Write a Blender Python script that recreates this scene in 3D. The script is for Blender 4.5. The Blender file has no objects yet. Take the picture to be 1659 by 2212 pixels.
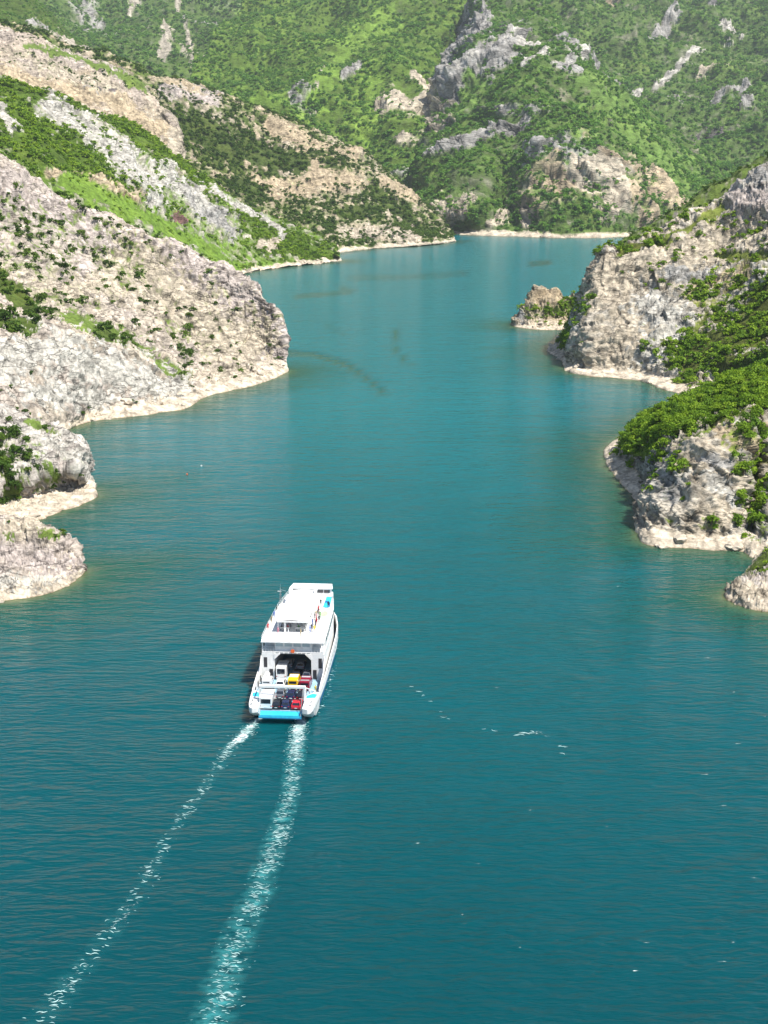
import bpy, bmesh, math, random
import numpy as np
from mathutils import Vector, Matrix
R = math.radians
rng = np.random.default_rng(7)
random.seed(7)
SC = bpy.context.scene
COL = SC.collection

# ------------------------------------------------------------------ camera
CAM_H = 82.0
FPX = 2862.0                      # focal length in px of the 1659x2212 survey picture
PITCH = math.atan((1106 - 360) / FPX)
cam_d = bpy.data.cameras.new('camera')
cam_d.sensor_fit = 'VERTICAL'
cam_d.sensor_height = 24.0
cam_d.lens = 24.0 * FPX / 2212.0
cam_d.clip_start = 1.0
cam_d.clip_end = 20000.0
cam = bpy.data.objects.new('camera', cam_d)
COL.objects.link(cam)
cam.location = (0, 0, CAM_H)
cam.rotation_euler = (math.pi / 2 - PITCH, 0, 0)
SC.camera = cam

# ------------------------------------------------------------------ light
SUN_EL, SUN_AZ = 61.0, 124.0      # azimuth clockwise from +Y: high on the right, a little behind the camera
sd = Vector((math.sin(R(SUN_AZ)) * math.cos(R(SUN_EL)), math.cos(R(SUN_AZ)) * math.cos(R(SUN_EL)), math.sin(R(SUN_EL))))
sun_d = bpy.data.lights.new('sun', 'SUN')
sun_d.energy = 5.0
sun_d.angle = R(0.53)
sun_d.color = (1.0, 0.955, 0.88)
sun = bpy.data.objects.new('sun', sun_d)
sun.rotation_euler = sd.to_track_quat('Z', 'Y').to_euler()
COL.objects.link(sun)
world = bpy.data.worlds.new('World')
SC.world = world
world.use_nodes = True
wn = world.node_tree
for n in list(wn.nodes): wn.nodes.remove(n)
sky = wn.nodes.new('ShaderNodeTexSky'); sky.sky_type = 'NISHITA'; sky.sun_disc = False
sky.sun_elevation = R(SUN_EL); sky.sun_rotation = R(SUN_AZ); sky.altitude = 300; sky.air_density = 1.0; sky.dust_density = 0.4; sky.ozone_density = 2.0
bg = wn.nodes.new('ShaderNodeBackground'); bg.inputs[1].default_value = 0.078
wo = wn.nodes.new('ShaderNodeOutputWorld')
wn.links.new(sky.outputs[0], bg.inputs[0]); wn.links.new(bg.outputs[0], wo.inputs[0])
SC.view_settings.view_transform = 'Standard'
SC.view_settings.look = 'None'
SC.view_settings.exposure = 0.84
SC.view_settings.gamma = 1.0
SC.render.engine = 'CYCLES'
SC.cycles.max_bounces = 6
SC.cycles.diffuse_bounces = 2
SC.cycles.glossy_bounces = 3
SC.cycles.transparent_max_bounces = 12
SC.cycles.volume_bounces = 0
SC.cycles.sample_clamp_direct = 2.5
SC.cycles.sample_clamp_indirect = 6.0
SC.cycles.use_denoising = True
SC.cycles.denoiser = 'OPENIMAGEDENOISE'
SC.cycles.denoising_input_passes = 'RGB_ALBEDO_NORMAL'
SC.cycles.denoising_prefilter = 'ACCURATE'

# ------------------------------------------------------------------ survey helpers: bearings of the survey picture to ground points
cP, sP = math.cos(PITCH), math.sin(PITCH)
def ray(X, Y):
    a = (X - 829.5) / FPX; b = (1106 - Y) / FPX
    return a, cP + b * sP, -sP + b * cP
def Z(X, Y, z=0.0):               # point seen at X, Y standing at height z
    if 0 < z <= 6.5: z *= .55     # gentle foreshore
    r = ray(X, Y); t = (z - CAM_H) / r[2]
    return (r[0] * t, r[1] * t, z)
def D(X, Y, d):                   # point seen at X, Y at ground distance d
    r = ray(X, Y); t = d / r[1]
    return (r[0] * t, d, CAM_H + r[2] * t)
def Wd(X, d, z):
    dd = d * cP - (z - CAM_H) * sP
    return ((X - 829.5) / FPX * dd, d, z)
def project(p):
    x, y, z = p[..., 0], p[..., 1], p[..., 2] - CAM_H
    d = y * cP - z * sP; u = y * sP + z * cP
    d = np.maximum(d, 1.0)
    return 829.5 + FPX * x / d, 1106 - FPX * u / d

# ------------------------------------------------------------------ noise
_perm = rng.permutation(4096).astype(np.int64)
_g = rng.normal(size=(4096, 3)); _g /= np.linalg.norm(_g, axis=1)[:, None]; _g = _g.astype(np.float32)
def _h(i, j, k):
    return _perm[(_perm[(_perm[i & 4095] + j) & 4095] + k) & 4095]
def perlin(p):
    p = np.asarray(p, np.float32); f = np.floor(p); i = f.astype(np.int64); f = p - f
    u = f * f * f * (f * (f * 6 - 15) + 10)
    r = np.zeros(len(p), np.float32)
    for a in (0, 1):
        wa = u[:, 0] if a else 1 - u[:, 0]
        for b in (0, 1):
            wb = u[:, 1] if b else 1 - u[:, 1]
            for c in (0, 1):
                wc = u[:, 2] if c else 1 - u[:, 2]
                g = _g[_h(i[:, 0] + a, i[:, 1] + b, i[:, 2] + c)]
                r += wa * wb * wc * (g[:, 0] * (f[:, 0] - a) + g[:, 1] * (f[:, 1] - b) + g[:, 2] * (f[:, 2] - c))
    return r * 1.6
def fbm(p, octs=4, gain=0.5, ridged=False):
    s = 0; a = 1.0; t = 0
    p = np.asarray(p, np.float32)
    for o in range(octs):
        n = perlin(p * (2.03 ** o) + 17.3 * o)
        if ridged: n = 1 - 2 * np.abs(n)
        s = s + a * n; t += a; a *= gain
    return s / t
def worley(p, facet=0.5):
    """blocky cells: each cell is a tilted facet; returns facet height and edge distance"""
    p = np.asarray(p, np.float32); b = np.floor(p).astype(np.int64)
    n = len(p); d1 = np.full(n, 9., np.float32); d2 = np.full(n, 9., np.float32); hh = np.zeros(n, np.float32)
    for dx in (-1, 0, 1):
        for dy in (-1, 0, 1):
            for dz in (-1, 0, 1):
                c = b + np.array([dx, dy, dz]); k = _h(c[:, 0], c[:, 1], c[:, 2])
                q = c + 0.5 + 0.45 * _g[k]
                v = p - q; d = np.sqrt((v * v).sum(1)).astype(np.float32)
                g = _g[(k * 7 + 3) & 4095]
                val = (k / 4096. - .5) + facet * (v * g).sum(1)
                m = d < d1
                d2 = np.where(m, d1, np.minimum(d2, d)); hh = np.where(m, val, hh); d1 = np.where(m, d, d1)
    return hh.astype(np.float32), (d2 - d1)
def sstep(a, b, x):
    t = np.clip((x - a) / (b - a), 0, 1); return t * t * (3 - 2 * t)

# ------------------------------------------------------------------ materials
def mat(name):
    m = bpy.data.materials.new(name); m.use_nodes = True
    nt = m.node_tree
    return m, nt, nt.nodes['Principled BSDF'], nt.nodes['Material Output']
def simple(name, col, rough=0.5, metal=0.0, spec=0.5, wear=0.06):
    m, nt, b, o = mat(name)
    tc = nt.nodes.new('ShaderNodeTexCoord'); n = nt.nodes.new('ShaderNodeTexNoise'); n.inputs['Scale'].default_value = 1.7; n.inputs['Detail'].default_value = 6
    nt.links.new(tc.outputs['Object'], n.inputs['Vector'])
    r = nt.nodes.new('ShaderNodeValToRGB'); r.color_ramp.elements[0].position = 0.3; r.color_ramp.elements[1].position = 0.7
    r.color_ramp.elements[0].color = tuple(c * (1 - wear * 2) for c in col) + (1,)
    r.color_ramp.elements[1].color = tuple(min(1, c * (1 + wear)) for c in col) + (1,)
    nt.links.new(n.outputs[0], r.inputs[0]); nt.links.new(r.outputs[0], b.inputs['Base Color'])
    b.inputs['Roughness'].default_value = rough; b.inputs['Metallic'].default_value = metal; b.inputs['Specular IOR Level'].default_value = spec
    return m

def ground_mat(name, bump_scale, bump_dist, fine):
    m, nt, b, o = mat(name); L = nt.links.new
    at = nt.nodes.new('ShaderNodeAttribute'); at.attribute_name = 'cover'
    gr = nt.nodes.new('ShaderNodeAttribute'); gr.attribute_name = 'green'
    geo = nt.nodes.new('ShaderNodeNewGeometry')
    n1 = nt.nodes.new('ShaderNodeTexNoise'); n1.inputs['Scale'].default_value = fine; n1.inputs['Detail'].default_value = 8; n1.inputs['Roughness'].default_value = 0.72
    L(geo.outputs['Position'], n1.inputs['Vector'])
    mr = nt.nodes.new('ShaderNodeMapRange'); mr.inputs[1].default_value = 0.36; mr.inputs[2].default_value = 0.62; mr.inputs[3].default_value = 0.52; mr.inputs[4].default_value = 1.28
    L(n1.outputs[0], mr.inputs[0])
    # dark weathered joints
    mp = nt.nodes.new('ShaderNodeMapping'); mp.inputs['Rotation'].default_value = (0.5, 0.35, 0.2); mp.inputs['Scale'].default_value = (.55, .9, 2.7)
    L(geo.outputs['Position'], mp.inputs[0])
    wp = nt.nodes.new('ShaderNodeTexNoise'); wp.inputs['Scale'].default_value = fine * 0.7; wp.inputs['Detail'].default_value = 3
    L(geo.outputs['Position'], wp.inputs['Vector'])
    va = nt.nodes.new('ShaderNodeVectorMath'); va.operation = 'MULTIPLY_ADD'; va.inputs[1].default_value = (2.2 / fine,) * 3
    L(wp.outputs['Color'], va.inputs[0]); L(mp.outputs[0], va.inputs[2])
    vo = nt.nodes.new('ShaderNodeTexVoronoi'); vo.feature = 'DISTANCE_TO_EDGE'; vo.inputs['Scale'].default_value = fine * 0.55
    L(va.outputs[0], vo.inputs['Vector'])
    cr = nt.nodes.new('ShaderNodeMapRange'); cr.inputs[1].default_value = 0.0; cr.inputs[2].default_value = 0.07; cr.inputs[3].default_value = 0.30; cr.inputs[4].default_value = 1.0
    L(vo.outputs['Distance'], cr.inputs[0])
    # no joints in the grass
    mg = nt.nodes.new('ShaderNodeMix'); mg.data_type = 'FLOAT'
    n5 = nt.nodes.new('ShaderNodeTexNoise'); n5.inputs['Scale'].default_value = fine * .28; n5.inputs['Detail'].default_value = 3; L(geo.outputs['Position'], n5.inputs['Vector'])
    r5 = nt.nodes.new('ShaderNodeMapRange'); r5.inputs[1].default_value = .46; r5.inputs[2].default_value = .60; L(n5.outputs[0], r5.inputs[0])
    mx5 = nt.nodes.new('ShaderNodeMath'); mx5.operation = 'MAXIMUM'; L(gr.outputs['Fac'], mx5.inputs[0]); L(r5.outputs[0], mx5.inputs[1])
    L(mx5.outputs[0], mg.inputs[0]); L(cr.outputs[0], mg.inputs[2]); mg.inputs[3].default_value = 1.0
    mm = nt.nodes.new('ShaderNodeMath'); mm.operation = 'MULTIPLY'; L(mr.outputs[0], mm.inputs[0]); L(mg.outputs[0], mm.inputs[1])
    vm = nt.nodes.new('ShaderNodeVectorMath'); vm.operation = 'SCALE'
    L(at.outputs['Color'], vm.inputs[0]); L(mm.outputs[0], vm.inputs[3]); L(vm.outputs[0], b.inputs['Base Color'])
    b.inputs['Roughness'].default_value = 0.95; b.inputs['Specular IOR Level'].default_value = 0.12
    n2 = nt.nodes.new('ShaderNodeTexNoise'); n2.inputs['Scale'].default_value = bump_scale; n2.inputs['Detail'].default_value = 8; n2.inputs['Roughness'].default_value = 0.7
    L(va.outputs[0], n2.inputs['Vector'])
    ad = nt.nodes.new('ShaderNodeMath'); ad.operation = 'MULTIPLY_ADD'; ad.inputs[1].default_value = 0.35
    L(mg.outputs[0], ad.inputs[0]); L(n2.outputs[0], ad.inputs[2])
    bp = nt.nodes.new('ShaderNodeBump'); bp.inputs['Strength'].default_value = 0.6; bp.inputs['Distance'].default_value = bump_dist
    L(ad.outputs[0], bp.inputs['Height']); L(bp.outputs[0], b.inputs['Normal'])
    return m
MAT_NEAR = ground_mat('limestone_and_turf_near', 0.40, 1.5, 0.35)
MAT_MID = ground_mat('limestone_and_turf', 0.28, 3.2, 0.25)
MAT_FAR = ground_mat('mountain_ground', 0.10, 8.0, 0.09)

def foliage_mat(name, ca, cb, cc):
    m, nt, b, o = mat(name); L = nt.links.new
    oi = nt.nodes.new('ShaderNodeObjectInfo')
    at = nt.nodes.new('ShaderNodeAttribute'); at.attribute_name = 'leaf'
    r = nt.nodes.new('ShaderNodeValToRGB'); e = r.color_ramp.elements
    e[0].position = 0.0; e[0].color = ca + (1,); e[1].position = 1.0; e[1].color = cc + (1,)
    k = e.new(0.5); k.color = cb + (1,)
    ma = nt.nodes.new('ShaderNodeMath'); ma.operation = 'MULTIPLY_ADD'; ma.inputs[1].default_value = 0.7
    ml = nt.nodes.new('ShaderNodeMath'); ml.operation = 'MULTIPLY'; ml.inputs[1].default_value = 0.3
    L(at.outputs['Fac'], ml.inputs[0]); L(oi.outputs['Random'], ma.inputs[0]); L(ml.outputs[0], ma.inputs[2]); L(ma.outputs[0], r.inputs[0])
    L(r.outputs[0], b.inputs['Base Color']); b.inputs['Roughness'].default_value = 0.7; b.inputs['Specular IOR Level'].default_value = 0.25
    tr = nt.nodes.new('ShaderNodeBsdfTranslucent'); L(r.outputs[0], tr.inputs[0])
    mx = nt.nodes.new('ShaderNodeMixShader'); mx.inputs[0].default_value = 0.38
    L(b.outputs[0], mx.inputs[1]); L(tr.outputs[0], mx.inputs[2]); L(mx.outputs[0], o.inputs[0])
    return m
FOL_DARK = foliage_mat('dark_shrub_leaves', (0.030, 0.068, 0.008), (0.068, 0.135, 0.014), (0.13, 0.205, 0.022))
FOL_LIGHT = foliage_mat('bright_spring_leaves', (0.065, 0.145, 0.010), (0.165, 0.285, 0.014), (0.28, 0.40, 0.024))
FOL_FAR = foliage_mat('far_wood_leaves', (0.062, 0.17, 0.032), (0.13, 0.275, 0.038), (0.22, 0.38, 0.046))
BARK = simple('bark', (0.12, 0.09, 0.06), 0.9)

# ------------------------------------------------------------------ mesh helpers
def mesh_from(name, verts, faces, mats=(), smooth=False):
    me = bpy.data.meshes.new(name)
    me.from_pydata([tuple(v) for v in verts], [], [tuple(f) for f in faces])
    for m in mats: me.materials.append(m)
    if smooth: me.polygons.foreach_set('use_smooth', np.ones(len(me.polygons), bool))
    me.update(); return me
def grid_mesh(name, P):
    nu, nv = P.shape[0], P.shape[1]
    me = bpy.data.meshes.new(name)
    me.vertices.add(nu * nv); me.vertices.foreach_set('co', P.reshape(-1).astype(np.float32))
    i = np.arange(nu - 1)[:, None] * nv + np.arange(nv - 1)[None, :]
    q = np.stack([i, i + nv, i + nv + 1, i + 1], -1).reshape(-1, 4)
    n = len(q)
    me.loops.add(n * 4); me.loops.foreach_set('vertex_index', q.reshape(-1).astype(np.int32))
    me.polygons.add(n); me.polygons.foreach_set('loop_start', (np.arange(n) * 4).astype(np.int32))
    me.polygons.foreach_set('use_smooth', np.ones(n, bool))
    me.update(calc_edges=True); return me
def crom(P, t):
    """Catmull-Rom along axis 0 at parameters t in 0..n-1 (softened towards straight lines)"""
    n = len(P); i = np.clip(np.floor(t).astype(int), 0, n - 2); f = (t - i)[:, None, None]
    p1, p2 = P[i], P[i + 1]; p0 = P[np.maximum(i - 1, 0)]; p3 = P[np.minimum(i + 2, n - 1)]
    m1, m2 = (p2 - p0) * .5, (p3 - p1) * .5
    f2, f3 = f * f, f * f * f
    c = (2 * f3 - 3 * f2 + 1) * p1 + (f3 - 2 * f2 + f) * m1 + (-2 * f3 + 3 * f2) * p2 + (f3 - f2) * m2
    return c * .7 + (p1 * (1 - f) + p2 * f) * .3
def arc_params(P, n):
    """n parameters along axis 0 spaced by the mean length of the segments"""
    L = np.linalg.norm(np.diff(P, axis=0), axis=2).mean(1) + 1e-3
    c = np.concatenate([[0], np.cumsum(L)]); s = np.linspace(0, c[-1], n)
    return np.interp(s, c, np.arange(len(P)))
def normals_of(P):
    du = np.gradient(P, axis=0); dv = np.gradient(P, axis=1)
    n = np.cross(du, dv); l = np.linalg.norm(n, axis=2, keepdims=True)
    n = n / np.maximum(l, 1e-6)
    for _ in range(2):
        m = n.copy(); m[1:-1, 1:-1] = (n[:-2, 1:-1] + n[2:, 1:-1] + n[1:-1, :-2] + n[1:-1, 2:] + n[1:-1, 1:-1]) / 5; n = m
    n /= np.maximum(np.linalg.norm(n, axis=2, keepdims=True), 1e-6)
    return n

# ------------------------------------------------------------------ land cover
ROCKS = {'pink': (0.48, 0.415, 0.375), 'white': (0.49, 0.465, 0.41), 'tan': (0.46, 0.37, 0.25), 'grey': (0.35, 0.335, 0.31),
         'scree': (0.46, 0.41, 0.33), 'ochre': (0.42, 0.34, 0.22), 'dark': (0.15, 0.13, 0.13), 'red': (0.20, 0.115, 0.10), 'buff': (0.48, 0.415, 0.32)}
# kind: (tree density, turf, rock tone or None)
KIND = {'open': (0.42, 1.0, None), 'rock': (0.0, 0.0, None), 'wood': (1.0, 1.0, None), 'turf': (0.12, 1.0, None), 'scrub': (0.62, 0.35, None), 'sparse': (0.24, 0.16, None)}
def seg_dist(px, py, pts):
    d = np.full(px.shape, 1e9, np.float32)
    if len(pts) == 1: return np.hypot(px - pts[0][0], py - pts[0][1])
    for (ax, ay), (bx, by) in zip(pts[:-1], pts[1:]):
        vx, vy = bx - ax, by - ay; l = vx * vx + vy * vy + 1e-6
        t = np.clip(((px - ax) * vx + (py - ay) * vy) / l, 0, 1)
        d = np.minimum(d, np.hypot(px - ax - t * vx, py - ay - t * vy))
    return d
SHORES = []; STN = []
SCAT = []      # scattered vegetation gathered from every hill
def hill(name, label, rails, size, base, strokes=(), rock='white', rock2='pink', amp=(4, 1.2, .4), scale=(30, 6, 2), mat_=None,
         tree=(2.0, 3.5), dens=0.02, back=None, beach=3.2, tint=0, turfcol=(0.115, 0.17, 0.035), fol='dark', strata=(0, 0, 1), skip_water=1.0):
    nr = len(rails)
    P = np.array(rails, float)                      # rail, station, xyz
    if name in ('mountain.001', 'mountain.002', 'mountain.003'):    # the mountains go on above the frame; the lake mirrors them
        e1, e2 = P[-1].copy(), P[-1].copy(); e1[:, 1] += 350; e1[:, 2] += 260; e2[:, 1] += 750; e2[:, 2] += 520; P = np.concatenate([P, e1[None], e2[None]])
    if P[0][:, 2].max() < 0.5 or P[0][0, 2] < .1: SHORES.append([(p[0], p[1]) for p in P[0] if p[2] < .1])
    # underwater skirt in front of the first rail
    out = P[0] - (P[1] - P[0]) * 0.0
    if P[0][:, 2].max() < 0.5:
        ctr = P[-1]; dirv = P[0] - ctr; dirv[:, 2] = 0; dirv /= np.linalg.norm(dirv, axis=1)[:, None] + 1e-6
        sk = P[0] + dirv * 6; sk[:, 2] = -6; P = np.concatenate([sk[None], P])
    if back is not None:
        b = P[-1].copy(); b[:, 0] += back[0]; b[:, 1] += back[1]; b[:, 2] = b[:, 2] * 0.35 + back[2] * (b[:, 2] > 1); P = np.concatenate([P, b[None]])
    nu, nv = size
    A = crom(np.transpose(P, (1, 0, 2)), arc_params(np.transpose(P, (1, 0, 2)), nu))      # along the shore
    B = crom(np.transpose(A, (1, 0, 2)), arc_params(np.transpose(A, (1, 0, 2)), nv))      # up the slope
    G = np.transpose(B, (1, 0, 2)).copy()           # nu, nv, 3
    N = normals_of(G)
    if N[..., 2].mean() < 0: N = -N
    f = G.reshape(-1, 3); nf = N.reshape(-1, 3)
    # cover
    px, py = project(f)
    s1 = scale[0]
    w = fbm(f / (s1 * .8) + 5, 4); w2 = fbm(f / (s1 * .22) + 31, 4)
    n3 = fbm(f / (s1 * .07) + 77, 4)
    td = np.full(len(f), base[0], np.float32); tf = np.full(len(f), base[1], np.float32)
    tone = np.array(ROCKS[rock])[None] * (0.5 - .5 * np.clip(w * 2.2, -1, 1))[:, None] + np.array(ROCKS[rock2])[None] * (0.5 + .5 * np.clip(w * 2.2, -1, 1))[:, None]
    for st in strokes:
        k, pts, r = st[0], st[1], st[2]
        bx = [p[0] for p in pts]; by = [p[1] for p in pts]
        m = (px > min(bx) - 2.6 * r) & (px < max(bx) + 2.6 * r) & (py > min(by) - 2.6 * r) & (py < max(by) + 2.6 * r)
        if not m.any(): continue
        d = seg_dist(px[m], py[m], pts) / (r * (1 + .35 * w[m]))
        a = sstep(-.16, .16, (1.0 - d) + (1.7 * w2[m] + 1.7 * n3[m]) * np.clip(d * 1.6, .25, 1))
        kd = KIND[k]
        td[m] = td[m] * (1 - a) + kd[0] * a; tf[m] = tf[m] * (1 - a) + kd[1] * a
        if len(st) > 3: tone[m] = tone[m] * (1 - a)[:, None] + np.array(ROCKS[st[3]])[None] * a[:, None]
    steep = 1 - np.abs(nf[:, 2])
    turf = sstep(.5 - .28, .5 + .28, tf + (tf - tf * tf) * 4 * (n3 * 1.1 + w2 * .5) - (steep > .8) * .1)
    zb = f[:, 2] + n3 * 2.2 + w2 * 1.6
    beach = beach * .62
    bch = 1 - sstep(beach - .5, beach + .5, zb)
    turf *= (1 - bch); td = td * (1 - bch)
    # relief
    rk = 1 - .75 * turf
    rk *= (1 - .7 * bch)
    S = np.array(strata, float); q = f + 0
    warp = np.stack([fbm(f / s1 + 3, 2), fbm(f / s1 + 13, 2), fbm(f / s1 + 23, 2)], 1) * s1 * .35
    big = fbm((f + warp) / s1 * np.array([1, 1, .55]), 4, .5, True) - .25
    fade = np.clip((f[:, 2] + 1.5) / (4 + amp[0]), 0, 1)
    hgt = amp[0] * big * fade
    # crags: rough fractal rock, dipping ledges with sharp lips, and split blocks
    S = S / np.linalg.norm(S)
    wq = f + warp * .35
    crag = fbm(wq / (scale[1] * 1.6) + 41, 5, .62, True) - .3
    hgt += amp[1] * 1.15 * crag * rk
    def saw(per, k):
        ph = (wq @ S) / per + 1.1 * fbm(wq / (per * 4) + k, 3)
        c_ = ph - np.floor(ph)
        return np.where(c_ < .82, c_ / .82, (1 - c_) / .18) - .5, np.exp(-((c_ - .9) / .10) ** 2)
    l1, k1 = saw(scale[1] * .9, 3.0); l2, k2 = saw(scale[1] * .33, 9.0)
    led = sstep(-.15, .25, fbm(f / (s1 * .5) + 91, 3))
    hgt += (amp[1] * .75 * l1 + amp[1] * .28 * l2) * rk * (.35 + .65 * led)
    h1, e1 = worley(wq / (scale[1] * 1.3) * np.array([1, 1, .6])); hgt += amp[1] * .8 * h1 * rk
    if scale[2] > 0:
        h2, e2 = worley(wq / scale[2]); hgt += amp[2] * (.7 * h2 + .9 * (fbm(f / scale[2] + 61, 3, .6, True) - .3)) * rk
    else: e2 = e1
    crack = np.clip(k1 * .55 * (.3 + .7 * led) + k2 * .35 * led + .5 * np.exp(-(e1 / .05) ** 2) * (w2 > 0) + .45 * sstep(.55, .8, fbm(wq / (scale[1] * .8) + 7, 3, .6, True)), 0, 1)
    edge = np.ones(G.shape[:2]); edge[:2] = 0.3; edge[-2:] = 0.3
    f2 = f + nf * (hgt * edge.reshape(-1))[:, None]
    G2 = f2.reshape(G.shape)
    N2 = normals_of(G2)
    if N2[..., 2].mean() < 0: N2 = -N2
    # colours
    n4 = fbm(f / (scale[2] * .55) + 15, 3, .7)
    tonev = tone * (1 + .16 * n3 + .14 * h1 + .32 * n4)[:, None] * (1 - .74 * crack)[:, None]
    streak = fbm(f / np.array([s1 * .12, s1 * .12, s1 * .6]) + 55, 3)
    tonev *= (1 - .30 * np.clip(streak, 0, 1) * (steep > .35))[:, None]
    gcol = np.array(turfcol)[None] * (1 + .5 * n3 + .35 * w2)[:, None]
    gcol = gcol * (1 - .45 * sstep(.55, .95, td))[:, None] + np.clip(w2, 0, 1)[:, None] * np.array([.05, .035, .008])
    bcol = np.array([.62, .53, .41])[None] * (1 + .14 * n3 + .3 * n4)[:, None] * (1 - .45 * crack)[:, None]
    wet = 1 - sstep(.0, .22, f2[:, 2])
    bcol = bcol * (1 - wet[:, None] * np.array([.35, .42, .5]))
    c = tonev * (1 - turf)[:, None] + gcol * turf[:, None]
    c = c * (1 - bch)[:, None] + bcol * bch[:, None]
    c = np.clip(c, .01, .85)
    me = grid_mesh(name, G2)
    at = me.attributes.new('cover', 'FLOAT_COLOR', 'POINT'); at.data.foreach_set('color', np.concatenate([c, np.ones((len(c), 1))], 1).astype(np.float32).reshape(-1))
    ag = me.attributes.new('green', 'FLOAT', 'POINT'); ag.data.foreach_set('value', np.clip(np.maximum(turf, bch * .6), 0, 1).astype(np.float32))
    me.materials.append(mat_)
    o = bpy.data.objects.new(name, me); COL.objects.link(o); o['kind'] = 'structure'; o['label'] = label
    # vegetation seeds
    a_, b_, c_ = G2[1:, :-1] - G2[:-1, :-1], G2[:-1, 1:] - G2[:-1, :-1], (G2[1:, 1:] + G2[:-1, :-1]) / 2
    area = np.linalg.norm(np.cross(a_, b_), axis=2).reshape(-1)
    tdq = td.reshape(G.shape[:2])[:-1, :-1].reshape(-1); nq = n3.reshape(G.shape[:2])[:-1, :-1].reshape(-1); w2q = w2.reshape(G.shape[:2])[:-1, :-1].reshape(-1)
    dd = np.clip(tdq + (tdq - tdq ** 2) * 4 * (w2q * 1.5 + nq * 1.5), 0, 1)
    dd = np.where(dd < .1, dd * .5, dd)
    lam = dd * dens * area
    cnt = rng.poisson(lam)
    idx = np.repeat(np.arange(len(cnt)), cnt)
    Gf = G2[:-1, :-1].reshape(-1, 3)[idx]; af = a_.reshape(-1, 3)[idx]; bf = b_.reshape(-1, 3)[idx]
    r1, r2 = rng.random((2, len(idx)))
    p = Gf + af * r1[:, None] + bf * r2[:, None]
    nn = N2[:-1, :-1].reshape(-1, 3)[idx]
    sx, sy = project(p)
    ok = (p[:, 2] > skip_water) & (sx > -160) & (sx < 1820) & (sy > -120) & (sy < 2300)
    p, nn, sx, sy, d0 = p[ok], nn[ok], sx[ok], sy[ok], dd[idx][ok]
    sz = rng.uniform(tree[0], tree[1], len(p)) * (.6 + .55 * d0)
    if name in ('rock_headland', 'rock_headland.001', 'cliff', 'rock_headland.002', 'promontory', 'cliff.001', 'islet', 'hill'):
        bq = bch.reshape(G.shape[:2])[:-1, :-1].reshape(-1) * (G2[:-1, :-1, 2].reshape(-1) > -.3)
        c3 = rng.poisson(bq * area * .05 * np.clip(.2 + 3 * w2q, 0, 2)); i3 = np.repeat(np.arange(len(c3)), c3); q1, q2 = rng.random((2, len(i3)))
        STN.append(G2[:-1, :-1].reshape(-1, 3)[i3] + a_.reshape(-1, 3)[i3] * q1[:, None] + b_.reshape(-1, 3)[i3] * q2[:, None])
    SCAT.append(dict(hill=name, p=p, n=nn, s=sz, sx=sx, sy=sy, fol=fol, tint=tint, d=d0))
    return o

SZ = lambda pts: [Z(*p) for p in pts]
SD = lambda pts: [D(*p) for p in pts]

# ---- left shore, nearest rock
hill('rock_headland', 'low pinkish rock headland', [
    SZ([(181, 1232), (172, 1244), (150, 1262), (110, 1280), (60, 1291), (0, 1298), (-110, 1310)]),
    SZ([(180, 1226, 1.2), (168, 1232, 1.6), (148, 1240, 2), (108, 1256, 2), (60, 1262, 2.4), (0, 1266, 2.6), (-110, 1280, 2.6)]),
    SZ([(179, 1218, 2.6), (164, 1205, 4), (140, 1200, 5), (104, 1205, 5), (58, 1205, 5.5), (0, 1205, 6), (-110, 1205, 6)]),
    SD([(178, 1214, 267), (162, 1184, 270), (135, 1160, 271), (100, 1143, 271), (55, 1128, 272), (0, 1120, 273), (-110, 1110, 275)])],
    (260, 130), (0.05, 0.05), [('sparse', [(30, 1180), (75, 1165), (100, 1190)], 16), ('turf', [(90, 1155), (120, 1160)], 8), ('turf', [(20, 1160), (30, 1190)], 8), ('rock', [(20, 1200), (160, 1230)], 26, 'pink'), ('rock', [(0, 1260), (110, 1262)], 14, 'white')],
    rock='pink', rock2='buff', amp=(1.3, .9, .45), scale=(9, 2.6, .9), mat_=MAT_NEAR, tree=(1.6, 2.8), dens=.22, back=(-4, 16, -2), beach=1.6, strata=(.2, .3, .93))
hill('rock_headland.001', 'pale headland above a beach strip', [
    SZ([(196, 1052), (208, 1072), (180, 1087), (150, 1099), (90, 1119), (60, 1129), (10, 1145), (-140, 1180)]),
    SZ([(194, 1046, 1.5), (202, 1052, 2.4), (172, 1048, 3), (140, 1052, 3), (88, 1066, 3), (50, 1078, 3), (0, 1092, 3), (-140, 1120, 3)]),
    SZ([(190, 1030, 4), (192, 1022, 6), (168, 1010, 7.5), (130, 1008, 8), (85, 1010, 9), (45, 1015, 9.5), (0, 1020, 9.5), (-140, 1040, 10)]),
    SD([(186, 1000, 356), (181, 975, 354), (166, 952, 352), (122, 930, 350), (75, 912, 347), (40, 900, 348), (0, 884, 350), (-140, 850, 352)])],
    (300, 170), (0.05, 0.05), [('turf', [(60, 912), (120, 945)], 7), ('turf', [(110, 965), (140, 990)], 9), ('rock', [(100, 960), (170, 1000)], 20, 'white'), ('scrub', [(10, 960), (25, 1060), (0, 1100)], 18), ('turf', [(90, 1010), (120, 1030)], 8), ('scrub', [(62, 990), (85, 1040)], 17), ('wood', [(0, 985), (25, 1050), (0, 1100)], 15), ('sparse', [(150, 1000), (165, 1015)], 9)],
    rock='pink', rock2='white', amp=(2.2, 1.1, .5), scale=(14, 3.4, 1.2), mat_=MAT_NEAR, tree=(2.2, 4.2), dens=.13, back=(-10, 30, -3), beach=3.0, strata=(.2, .3, .93))
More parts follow.
